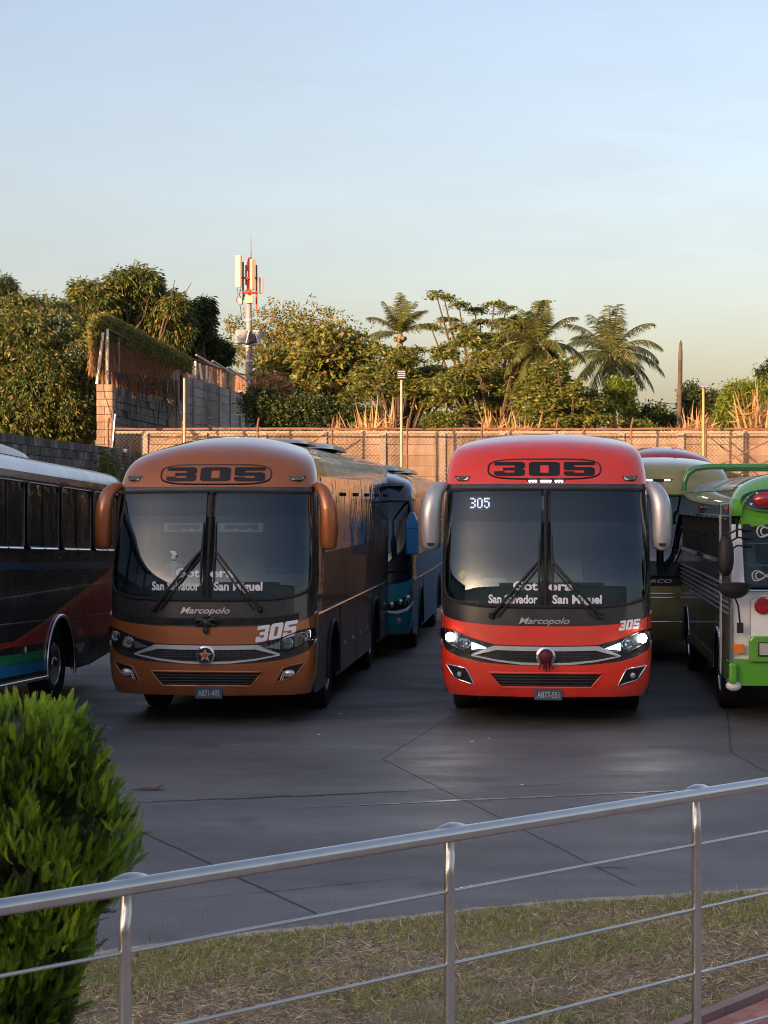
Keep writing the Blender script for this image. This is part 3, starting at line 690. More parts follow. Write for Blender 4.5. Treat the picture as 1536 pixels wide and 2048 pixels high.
        # marker lamps in the cap
        for sg in (-1, 1):
            c = sh.F(sg * 1.04, 3.06, .012)
            ml = drape(tess([[(sg * 1.12, 3.085), (sg * .96, 3.085), (sg * .985, 3.045), (sg * 1.09, 3.045)]]), lambda a, b: sh.F(a, b, .012), .05).build('marker_lamp', M['vinyl'], root)
            MB().tube([sh.F(a, b, .014) for a, b in densify([(sg * 1.13, 3.09), (sg * .95, 3.09), (sg * .98, 3.04), (sg * 1.095, 3.04), (sg * 1.13, 3.09)], .05)], .006, 4).build('lamp_rim', M['black'], ml)
        if g('centre_lamp', 0):
            ml = drape(tess([[(-.25, 3.045), (.25, 3.045), (.21, 3.00 + .008), (-.21, 3.00 + .008)]]), lambda a, b: sh.F(a, b, .012), .05).build('marker_lamp', M['black'], root, label='long central marker lamp, lit')
            mm = MB()
            for k in range(12):
                if k in (3, 8): continue
                mm.ball(sh.F(-.198 + k * .036, 3.026, .016), (.017, .01, .013), 8, 5)
            mm.build('led_row', M['led'], ml, kind='stuff')
        # lower number, maker's name, destinations on the glass
        w_, h_, x_, z_, rise = g('lownum', (.075, .12, .88, 1.20, .1))
        drape(num305(w_, h_, .12, .18, rise), lambda a, b: sh.F(x_ + a, z_ + b, .021 if z_ < 1.19 or True else 0), .05).build('lower_route_number', M['vinyl'], root)
        t = fitw(text2d('Marcopolo', .075, .02, .35, 1.15), .62); nz = g('name_z', 1.285)
        drape(t, lambda a, b: sh.F(-.33 + a, nz + b + .0, .016), .05).build('maker_lettering', M['chromesoft'], root)
        for tx, x, z, wd, h in (('Got', -.40, .015, .30, .105), ('era', .03, .015, .30, .105), ('San Salvador', -.70, -.145, .60, .10), ('San Miguel', .08, -.145, .60, .10)):
            t = fitw(text2d(tx, h, .032), wd); tz = g('text_z', 1.68)
            drape(t, lambda a, b: sh.F(x + a, tz + z + b + .10 * ((x + a) / 1.2) ** 2 * 0, .013), .06).build('destination_lettering', M['vinyl'], root)
        # vents strip
        if g('vent', 0):
            vt = sh.sheet(-.62, .62, lambda q: pz(q) + .02, lambda q: pz(q) + .105, 40, 2, .008, .0, 'air_vent', M['rubber'], root)
            for a0, b0 in ((-.55, -.28), (-.18, -.06), (.06, .20), (.24, .55)):
                mm = MB()
                for q in np.arange(a0, b0, .012): mm.tube([sh.P(pz(q) + .03, q, .014), sh.P(pz(q) + .095, q, .014)], .004, 4)
                mm.build('vent_bars', M['slat'], vt, kind='stuff')
            c = sh.F(0, 1.28, .05)                # small horned head
            hd = MB().ball(c, (.06, .05, .065), 12, 8).build('bull_head_ornament', M['slat'], root, smooth=80)
            mm = MB(); mm.ball(c + Vector((0, -.04, -.085)), (.035, .035, .045)); mm.build('muzzle', M['slat'], hd, smooth=80)
            mm = MB()
            for sg in (-1, 1):
                mm.tube([c + Vector((sg * .03, 0, .03)), c + Vector((sg * .10, -.01, .05)), c + Vector((sg * .15, -.01, .02)), c + Vector((sg * .14, -.02, .09))], [.03, .03, .02, .005], 6)
                mm.tube([c + Vector((sg * .05, 0, -.01)), c + Vector((sg * .12, -.01, -.04))], [.03, .008], 6)
            mm.ball(c + Vector((0, 0, .08)), (.03, .03, .04)); mm.build('horns', M['slat'], hd, smooth=80)
        # bonnet seam line
        for sg in (-1, 1): MB().tube([sh.P(z, sg * .785, .016) for z in np.linspace(blo(.785), glo(.7) - .1, 6)], .005, 4).build('panel_seam', M['rubber'], root)
        # wipers
        for sg in (-1, 1):
            p0, p1 = (sg * .66, glo(.4) - .13), (sg * .085, 2.04 if not g('vent', 0) else 2.17)
            f = lambda x, z, o=.05: sh.F(x, z, o)
            ln = lambda a, b, k, o=.05: f(a[0] + (b[0] - a[0]) * k, a[1] + (b[1] - a[1]) * k, o)
            arm = MB().tube([ln(p0, p1, k, .045 + .03 * math.sin(k * 3.14)) for k in np.linspace(0, 1, 8)], [.024, .022, .020, .018, .016, .016, .015, .014], 6).build('wiper_arm', M['black'], root, smooth=60)
            p2 = (p0[0] - sg * .075, p0[1] - .01); p3 = (p1[0] - sg * .0, p1[1] - .07)
            MB().tube([ln(p2, p3, k, .04) for k in np.linspace(0, 1, 8)], .011, 6).build('wiper_rod', M['black'], arm, smooth=60)
            MB().tube([ln((p1[0], p1[1] - .40), (p1[0] - sg * .01, p1[1] + .34), k, .035) for k in np.linspace(0, 1, 9)], [.006, .012, .013, .015, .02, .015, .013, .012, .006], 6).build('wiper_blade', M['black'], arm, smooth=60)
            MB().lathe([(.035, .02), (.04, -.02), (.02, -.06), (0, -.06)], f(p0[0], p0[1], .03), 'y', 12).build('wiper_pivot', M['black'], arm, smooth=40)
    else:
        sh.sheet(-1.13, 1.13, .40, lambda q: pz(q), 60, 8, .012, .012, 'lower_front', low, root)
    # --- mirrors hung from the roof corners like horns
    mmat = M[g('mirror', cfg['cap'])]
    for sg, mk in ((-1, g('ml', 1)), (1, g('mr', 1))):
        if not mk: continue
        a = sh.P(2.99, sg * .90, .0)
        pts = [a, a + Vector((sg * .07, -.08, -.015)), a + Vector((sg * .14, -.15, -.09)), a + Vector((sg * .185, -.19, -.24)), a + Vector((sg * .20, -.20, -.44)), a + Vector((sg * .195, -.20, -.64)), a + Vector((sg * .19, -.19, -.775)), a + Vector((sg * .19, -.18, -.80))]
        prof = g('mprof', [.05, .085, .115, .130, .135, .132, .125, .09])
        m = MB(); m.tube(pts, prof, 14, 1.0)
        mo = m.build('mirror', mmat, root, smooth=75, sub=1)
        MB().box(pts[4] + Vector((0, .11, -.12)), (.17, .02, .42)).build('mirror_glass', M['chrome'], mo, bevel=.01)
        if g('mlamp', 0):
            c = pts[6] + Vector((sg * .0, -.118, .03)); MB().slab([(-.05, .02), (.05, .02), (.03, -.02), (-.03, -.02)], lambda x, z, t: c + Vector((x, -t, z)), .012).build('mirror_lamp', M['black'], mo)
    if g('ac', 1):
        for y0, y1, hw_, hh in g('acs', ((3.0, 5.2, .8, .025), (5.8, 9.0, .85, .06))):
            m = MB(); m.grid(lambda u, v: Vector((math.copysign(abs(math.cos(v * math.pi)) ** .45, math.cos(v * math.pi)) * hw_ * (1 - .12 * abs(2 * u - 1) ** 4), y0 + (y1 - y0) * u, sh.top - .05 + (hh + .05) * abs(math.sin(v * math.pi)) ** .5 * (1 - abs(2 * u - 1) ** 6) ** .5)), 14, 16)
            m.build('roof_unit', M[g('acmat', 'roofmetal')], root, smooth=50)
    return root, sh

def densify(pts, st):
    o = []
    for a, b in zip(pts, pts[1:]):
        n = max(1, int(math.hypot(b[0] - a[0], b[1] - a[1]) / st))
        o += [(a[0] + (b[0] - a[0]) * k / n, a[1] + (b[1] - a[1]) * k / n) for k in range(n)]
    return o + [pts[-1]]
def inside(x, z, poly):
    c = False; n = len(poly)
    for i in range(n):
        (x1, z1), (x2, z2) = poly[i], poly[(i + 1) % n]
        if (z1 > z) != (z2 > z) and x < (x2 - x1) * (z - z1) / (z2 - z1) + x1: c = not c
    return c
M['slat'] = mat('dark_slat', (.06, .06, .058), .4, .5, var=.2)
M['lampback'] = mat('lamp_housing', (.03, .03, .032), .25, .5)
M['chromesoft'] = mat('soft_chrome', (.6, .62, .64), .25, .7, var=.1)
M['lens'] = mat('clear_lens', (.35, .37, .38), .08, .3, 1.0)
M['blackglass'] = mat('black_side_glass', (.012, .012, .013), .03, 0, 1.0, spec=1.0, ior=2.0, bump=.022, bscale=1.6, var=.1)

YAW = -math.atan(.084)
GB = 'coaches parked side by side in the lot'
brown, shb = coach('parked_coach', 'copper orange coach numbered 305 with its headlamps off, parked left of the red one', (-2.19, 24.0, 0), YAW - .004, GB,
    dict(rows=ROWS_ROUND, crown=.15, cap='orange', mask='darkgrey', low='orange', side='side', plate='AB71-492', star=1, vent=1, panel_z=1.235, glass_lo=1.565, name_z=1.40, text_z=1.83,
         L=13.8, cap_z=2.965, glass_hi=2.90, num_z=3.12, num_x=.02, lownum=(.145, .20, .60, 1.045, .16), film=2.60, mlamp=0, mprof=[.05, .075, .095, .11, .115, .11, .105, .085]))
red, shr = coach('parked_coach', 'bright red coach numbered 305 with both headlamps lit and silver mirrors', (1.975, 23.8, 0), YAW, GB,
    dict(rows=ROWS_COACH, crown=.08, ac=0, cap='red', mask='darkgrey', low='red', side='side', plate='AB77-551', lit=1, mirror='silver', centre_lamp=1, mlamp=1, spare=0))
for sg in (-1, 1):                            # the red coach's lit headlamps throw light on the lot
    hd_ = bpy.data.lights.new('headlamp_beam', 'SPOT'); hd_.energy = 7; hd_.spot_size = R(46); hd_.spot_blend = .8; hd_.color = (1, .96, .84); hd_.shadow_soft_size = .06
    ho = bpy.data.objects.new('headlamp_beam', hd_); COL.objects.link(ho); ho.parent = red; ho.location = shr.F(sg * 1.16, 1.10, .12)
    ho.rotation_euler = Vector((0, -1, -.17)).to_track_quat('-Z', 'Y').to_euler()
# things fixed behind or on the windscreens
def inner_box(sh, root, x0, x1, z0, z1, name, mt, d=.06, label=None, par=None):
    return drape(tess([[(x0, z0), (x1, z0), (x1, z1), (x0, z1)]]), lambda a, b: sh.F(a, b, -d), .1).build(name, mt, par or root, label=label)
b1 = inner_box(shr, red, -.98, .0, 2.68, 2.85, 'destination_display', M['screen'] if 'screen' in M else M['interior'], .012)
DOT = {'3': ['1110', '0001', '0001', '0110', '0001', '0001', '1110'], '0': ['0110', '1001', '1001', '1001', '1001', '1001', '0110'], '5': ['1111', '1000', '1110', '0001', '0001', '1001', '0110']}
mm = MB()
for k, ch in enumerate('305'):
    for r, row in enumerate(DOT[ch]):
        for c, v in enumerate(row):
            if v == '1':
                x, z = -.945 + k * .088 + c * .018, 2.828 - r * .0185
                mm.grid(lambda u, v_: shr.F(x + .0155 * u, z - .0165 * v_, -.004), 1, 1)
mm.build('lit_route_number', M['led'], b1, kind='stuff')
inner_box(shb, brown, -.93, -.13, 2.62, 2.80, 'destination_box', M['pale'], .012)
for a, b in ((-.60, -.09), (.10, .66)):
    inner_box(shb, brown, a, b, 2.41, 2.52, 'torn_film_strip', M['blind'], .03)
mm = MB()
for a, b in ((-.56, -.14), (.16, .60)):
    n = 14; lo = [(a + (b - a) * k / n, 2.425 + rnd.uniform(0, .035)) for k in range(n + 1)]
    mm2 = drape(tess([lo + [(b, 2.50), (a + .03, 2.50)]]), lambda p, q: shb.F(p, q, -.022), .1); mm.add(mm2.v, mm2.f)
mm.build('torn_film_patch', M['shade'], brown, kind='stuff')
# blue tray on the red coach's dashboard, yellow diamond sticker
inner_box(shr, red, -.78, -.50, 1.80, 1.845, 'blue_tray', M['traypaint'] if 'traypaint' in M else M['blue2'], .04)
drape(tess([[(-1.02, 1.80), (-.965, 1.87), (-1.02, 1.94), (-1.075, 1.87)]]), lambda a, b: shr.F(a, b, .012), .1).build('diamond_sticker', mat('yellow_sticker', (.55, .58, .25), .6), red)
# little hanging doll in the copper coach
dl = empty('window_doll', (0, 0, 0), 0, 'small doll with pale pointed cap, green shirt and blue trousers behind the copper coach windscreen', 'doll')
dl.parent = None
mw = Matrix.Translation(brown.location) @ Matrix.Rotation(brown.rotation_euler.z, 4, 'Z')
dl.location = mw @ shb.F(-.44, 1.87, -.05)
MB().ball((0, 0, .03), (.045, .02, .07), 10, 6).build('trousers', mat('doll_trousers', (.25, .33, .55), .8), dl, smooth=80)
MB().ball((0, 0, .13), (.055, .025, .06), 10, 6).tube([(-.04, 0, .15), (-.10, 0, .11)], [.02, .012], 6).tube([(.04, 0, .15), (.11, 0, .12)], [.02, .012], 6).build('shirt', mat('doll_shirt', (.32, .55, .42), .8), dl, smooth=80)
MB().ball((0, 0, .22), .038, 10, 8).build('head', mat('doll_head', (.60, .72, .74), .8), dl, smooth=80)
MB().tube([(.01, 0, .245), (-.005, 0, .28), (-.05, 0, .31)], [.042, .034, .004], 8).build('cap', mat('doll_cap', (.75, .78, .76), .8), dl, smooth=80)

# ------------------------------------------------------------------ coaches farther back
GF = 'coaches parked in the rows behind'
blue, shbl = coach('parked_coach', 'blue coach with bright blue mirror, parked behind between the copper and red coaches', (-.80, 34.8, 0), YAW, GF,
    dict(rows=[(z - max(0, z - 2.5) * .22, y, h) for z, y, h in ROWS_COACH], crown=.16, cap='navy', mask='navy', low='blue', side='bluegrey', plate='AB60-218', detail=0, mirror='blue2', ml=0, mr=0, cap_z=2.84, glass_hi=2.78, film=2.45, catches=0, L=11.5, win_lo=2.1, win_hi=2.84, acs=((2.0, 4.6, .9, .07), (5.5, 8.5, .9, .06)), cap_len=.5))
olive, sho = coach('parked_coach', 'olive green coach facing the camera in the gap right of the red coach', (4.72, 33.3, 0), YAW, GF,
    dict(rows=[(z - (.1 if z > 3 else 0), y, h) for z, y, h in ROWS_COACH], crown=.08, cap='olive', mask='olive', low='olive', side='olive', plate='AB52-340', detail=0, ml=0, mr=0, cap_z=2.9, glass_hi=2.87, film=2.0, catches=0, L=10.5, ac=0))
crim, shc = coach('parked_coach', 'crimson coach in the farthest row, only its roof showing over the olive coach', (6.55, 45.5, 0), YAW, GF,
    dict(rows=[(z + (.42 if z > 3 else 0), y, h) for z, y, h in ROWS_COACH], crown=.2, cap='crimson', mask='crimson', low='crimson', side='crimson', plate='AB11-905', detail=0, ml=0, mr=0, cap_z=3.0, catches=0, L=8.5, ac=0, roof='crimson'))
# olive: centre marker lamp, belt trims, maker's lettering
drape(tess([[(-.26, 3.16), (.26, 3.16), (.21, 3.11), (-.21, 3.11)]]), lambda a, b: sho.F(a, b, .012), .05).build('marker_lamp', M['black'], olive)
mm = MB()
for k in (-.19, -.155, -.12, .12, .155, .19): mm.ball(sho.F(k, 3.135, .016), (.017, .01, .014), 8, 5)
mm.build('led_row', M['led'], olive, kind='stuff')
for z in (.72, 1.13, 1.2): MB().tube([sho.P(z, q, .012) for q in np.linspace(-1, 1, 30)], .012, 5).build('trim_strip', M['chrome'], olive, smooth=60)
sho.sheet(-.98, .98, 1.33, 1.50, 30, 2, .012, .0, 'bonnet_band', M['black'], olive)
t = fitw(text2d('MARCO', .055, .02, .2), .62); drape(t, lambda a, b: sho.F(-.42 + a, 1.385 + b, .018), .1).build('maker_lettering', M['vinyl'], olive)
for sg in (-1, 1):
    MB().lathe([(.10, 0), (.11, -.03), (.08, -.05), (0, -.03)], sho.F(sg * .62, 1.02, .02), 'y', 18).build('headlight', M['chrome'], olive, smooth=35)
# blue: headlamps in a white eyebrow, fog lamp, stripes along the side
for sg in (-1, 1):
    hl = drape(tess([[(sg * .72, .93), (sg * 1.05, 1.0), (sg * 1.27, 1.16), (sg * 1.27, .98), (sg * 1.15, .86), (sg * .9, .82)]]), lambda a, b: shbl.F(a, b, .014), .08).build('headlight', M['black'], blue)
    for x, z in ((.92, .93), (1.07, .98), (1.19, 1.05)): MB().ball(shbl.F(sg * x, z, .03), (.055, .03, .055), 12, 8).build('lens', M['chromesoft'], hl, smooth=80)
    MB().tube([shbl.F(sg * x, z, .02) for x, z in ((.70, .90), (.85, .80), (1.02, .78), (1.18, .83), (1.28, .97))], [.01, .03, .035, .03, .012], 8).build('eyebrow', M['white'], hl, smooth=60)
    MB().lathe([(.055, 0), (.055, -.03), (0, -.04)], shbl.F(sg * 1.05, .64, .0), 'y', 14).build('fog_lamp', M['lens'], blue, smooth=40)
for z0, z1, mt in ((1.96, 2.10, 'green'), (1.80, 1.96, 'silver')):
    MB().grid(lambda u, v: Vector((shbl.hw(2) + .012, 1.9 + (11.3 - 1.9) * u, z0 + (z1 - z0) * v)), 4, 1).build('side_stripe', M[mt], blue)
# its hanging mirror
c = Vector((1.33, -.35, 2.24))
mo = MB().slab([(-.11, -.40), (.11, -.40), (.11, .18), (.06, .30), (0, .36), (-.06, .30), (-.11, .18)], lambda a, b, t: c + Vector((a, t, b)), .14).build('mirror', M['blue2'], blue, bevel=.02)
MB().box(c + Vector((0, .07, .06)), (.225, .15, .008)).build('mirror_seam', M['navy'], mo)
MB().tube([c + Vector((0, .07, .3)), c + Vector((-.05, .25, .62)), shbl.P(2.80, 1.02, .0)], .03, 8).build('mirror_arm', M['navy'], mo, smooth=60)

# ------------------------------------------------------------------ dark striped coach on the left
def left_coach():
    root = empty('parked_coach', at(120, 1405, 27.0) * 1.0, -math.atan((1174 - 768) / FPX), 'black striped coach with red sweep and white roof edge, cut off at the left', 'bus', GB)
    root.location.z = 0
    W = 2.5; y0, y1 = -8.4, 3.62
    # pitch of the body about the rear axle
    k = math.tan(R(1.8)); T = lambda x, y, z: Vector((x, y, z - k * y + .0))
    prof = [(.0, .45), (.0, 3.12), (-.02, 3.2), (-.10, 3.34), (-.28, 3.43), (-.7, 3.50), (-1.25, 3.53)]
    full = prof + [(-W - a, b) for a, b in prof[-2::-1]]
    low = [(x, y, z) for (x, z) in full for y in (y0, y1)]
    # side: paint cut round the wheel arch
    ra = .70
    arch = [(-ra * math.cos(a), .50 + ra * 1.0 * math.sin(a)) for a in np.linspace(0, math.pi, 19)]
    pts = [(y0, .42), (-ra, .42)] + arch + [(ra, .42), (1.6, .44), (y1 - .25, .62), (y1, .8), (y1, 2.04), (y0, 2.04)]
    MB().slab(pts, lambda a, b, t: T(-t, a, b), .04).build('side_panel', M['lcblack'], root)
    MB().slab([(y0, 2.04), (y1, 2.04), (y1, 3.16), (y0, 3.16)], lambda a, b, t: T(-.03 - t, a, b), .02).build('window_band', M['lcblack'], root)
    MB().slab([(y0, 3.02), (y1, 3.02), (y1, 3.12), (y0, 3.12)], lambda a, b, t: T(-t, a, b), .03).build('drip_rail_panel', M['lcmaroon'], root)
    cove = [(.012, 3.11), (.0, 3.15), (-.04, 3.22), (-.11, 3.28), (-.24, 3.33)]
    m = MB(); m.grid(lambda u, v: (lambda i: T(cove[i][0] - (.02 if u > .99 else 0), y0 + (y1 - y0) * u, cove[i][1]))(round(v * 4)), 14, 4); m.build('white_roof_edge', M['white'], root, smooth=60)
    m = MB(); rp = [(-.24, 3.33), (-.7, 3.39), (-1.25, 3.41), (-1.8, 3.39), (-2.24, 3.33), (-2.45, 3.2), (-2.5, 3.0), (-2.5, .5)]
    m.grid(lambda u, v: T(rp[round(v * 7)][0], y0 + (y1 - y0) * u, rp[round(v * 7)][1]), 2, 7); m.build('roof', M['roofmetal'], root, smooth=50)
    MB().slab([(x, z) for x, z in ([(0, .8), (0, 3.11)] + cove[1:] + rp)], lambda a, b, t: T(a * .995 - .005, y1 - .04 + t, b), .05).build('rear_wall', M['lcblack'], root)
    MB().box((-1.25, -2.5, .5), (2.3, 11, .12)).build('underbody', M['curtain'], root)
    # roof hatch dome
    MB().grid(lambda u, v: T(-.9 + .55 * math.cos(v * math.pi), -3.6 + 3.4 * u, 3.36 + .20 * abs(math.sin(v * math.pi)) ** .6 * (1 - abs(2 * u - 1) ** 3) ** .5), 16, 12).build('roof_unit', M['roofmetal'], root, smooth=60)
    # windows with pale frames, each two sliding panes
    edges = [-8.3, -6.66, -4.99, -3.32, -1.66, 0.0, 1.75, 3.45]
    for a, b in zip(edges, edges[1:]):
        a, b = a + .09, b - .09; z0, z1, r = 2.13, 2.98, .09
        cor = []
        for cx, cz, s0 in ((b - r, z1 - r, 0), (a + r, z1 - r, 1), (a + r, z0 + r, 2), (b - r, z0 + r, 3)):
            cor += [(cx + r * math.cos((s0 + t / 4) * math.pi / 2), cz + r * math.sin((s0 + t / 4) * math.pi / 2)) for t in range(5)]
        wn = MB().slab(cor, lambda p, q, t: T(-.012 + t, p, q), .006).build('side_window', M['blackglass'], root)
        MB().tube([T(.002, p, q) for p, q in cor + cor[:1]], .016, 6).build('window_frame', M['lcframe'], wn, smooth=60)
        mid = (a + b) / 2
        MB().box(T(-.002, mid, (z0 + z1) / 2), (.02, .03, z1 - z0)).build('window_post', M['black'], wn)
        for p in ((a + .08, mid - .03), (mid + .03, b - .08)): MB().tube([T(.016, p[0], z0 - .012), T(.016, p[1], z0 - .012)], .012, 5).build('sill_trim', M['chrome'], wn)
    # painted sweeps: flat graphics on the side
    def paint(poly, mt, nm, o=.003):
        cl = clip_arch(poly, arch, ra)
        MB().add([T(o, a, b) for a, b in cl[0]], cl[1]).build(nm, M[mt], root)
    def clip_arch(poly, arch, ra):
        bm = bmesh.new(); vs, fs = tess([poly]); bv = [bm.verts.new((a, b, 0)) for a, b in vs]
        for f in fs: bm.faces.new([bv[i] for i in f])
        for ax in (0, 1):
            lo = min(v[ax] for v in poly); hi = max(v[ax] for v in poly); q = lo
            while q < hi:
                if ax == 1 or -ra - .05 < q < ra + .05:
                    bmesh.ops.bisect_plane(bm, geom=bm.verts[:] + bm.edges[:] + bm.faces[:], plane_co=((q, 0, 0) if ax == 0 else (0, q, 0)), plane_no=((1, 0, 0) if ax == 0 else (0, 1, 0)))
                q += .035 if ax == 0 else .05
        for f in [f for f in bm.faces if math.hypot(f.calc_center_median().x, f.calc_center_median().y - .5) < ra + .01 or (abs(f.calc_center_median().x) < ra and f.calc_center_median().y < .5)]: bm.faces.remove(f)
        bm.verts.index_update(); r = ([(v.co.x, v.co.y) for v in bm.verts], [[v.index for v in f.verts] for f in bm.faces]); bm.free(); return r
    paint([(-1.9, .86), (y1 - .02, .86), (y1 - .02, 1.72), (3.0, 1.70), (1.2, 1.42), (-1.0, 1.06)], 'lcred', 'red_sweep')
    paint([(-8.3, .60 + .24), (-1.9, .86), (-1.0, 1.06), (-2.2, .93), (-8.3, .9)], 'lcred', 'red_sweep')
    paint([(-3.2, .78), (-1.0, 1.06), (1.2, 1.42), (3.0, 1.70), (y1 - .02, 1.72), (y1 - .02, 1.98), (2.4, 1.74), (.6, 1.42), (-1.2, 1.08), (-2.6, .86)], 'lcorange', 'orange_sweep', .005)
    paint([(-8.3, .645), (-.1, .645), (-.1, .765), (-8.3, .765)], 'lcgreen', 'green_stripe', .004)
    paint([(-8.3, .49), (-.1, .49), (-.1, .64), (-8.3, .64)], 'lcblue', 'blue_stripe', .004)
    paint([(.1, .48), (1.6, .48), (y1 - .3, .64), (y1 - .05, .8), (.1, .76)], 'lcnavy', 'rear_blue_patch', .004)
    paint([(-8.3, 1.84), (y1 - .05, 1.84), (y1 - .05, 1.95), (-8.3, 1.92)], 'lcblue2', 'upper_blue_line', .0035)
    paint([(-8.3, 1.155), (y1 - .03, 1.155), (y1 - .03, 1.168), (-8.3, 1.168)], 'silver', 'side_moulding', .008)
    MB().tube([T(.03, -8.3, .395), T(.03, -.75, .395)], .028, 8).build('chrome_skirt', M['chrome'], root, smooth=60)
    MB().tube([T(.02, -ra * 1.0 * math.cos(a), .5 + ra * math.sin(a)) for a in np.linspace(-.2, math.pi + .2, 24)], .028, 8).build('arch_trim', M['chrome'], root, smooth=60)
    m = MB(); m.grid(lambda u, v: T(-.03 - .6 * v, -ra * math.cos(u * math.pi), .45 + ra * math.sin(u * math.pi)), 16, 1); m.build('wheel_well', M['curtain'], root)
    wheel(root, -.20, 0, 1, .53, 'chrome'); wheel(root, -2.3, 0, -1, .53); wheel(root, -.20, -6.2, 1, .53, 'chrome'); wheel(root, -2.3, -6.2, -1, .53)
    MB().ball(T(.01, -1.7, .80), (.012, .03, .045), 8, 6).build('side_reflector', M['vinyl'], root)
    MB().box((-1.25, -8.42, 1.6), (2.4, .06, 2.4)).build('front_wall', M['lcblack'], root)
    return root
M['lcblack'] = mat('black_coach_paint', (.010, .010, .011), .22, 0, 0.25, dirt=.2, bump=.003, bscale=1.2)
M['lcmaroon'] = mat('maroon_coach_paint', (.05, .018, .02), .3, 0, .8, dirt=.2)
M['lcred'] = mat('deep_red_coach_paint', (.50, .026, .018), .25, 0, 0.25, dirt=.2)
M['lcorange'] = mat('orange_coach_paint', (.60, .15, .03), .25, 0, 0.25, dirt=.2)
M['lcgreen'] = mat('green_coach_stripe', (.02, .36, .12), .25, 0, 0.25)
M['lcblue'] = mat('sky_blue_coach_stripe', (.03, .26, .55), .25, 0, 0.25)
M['lcblue2'] = mat('dull_blue_coach_line', (.015, .07, .14), .3, 0, 1.0)
M['lcnavy'] = mat('navy_coach_stripe', (.006, .035, .07), .25, 0, 1.0)
M['lcframe'] = mat('window_frame_alloy', (.13, .12, .12), .35, .6)
left_coach()

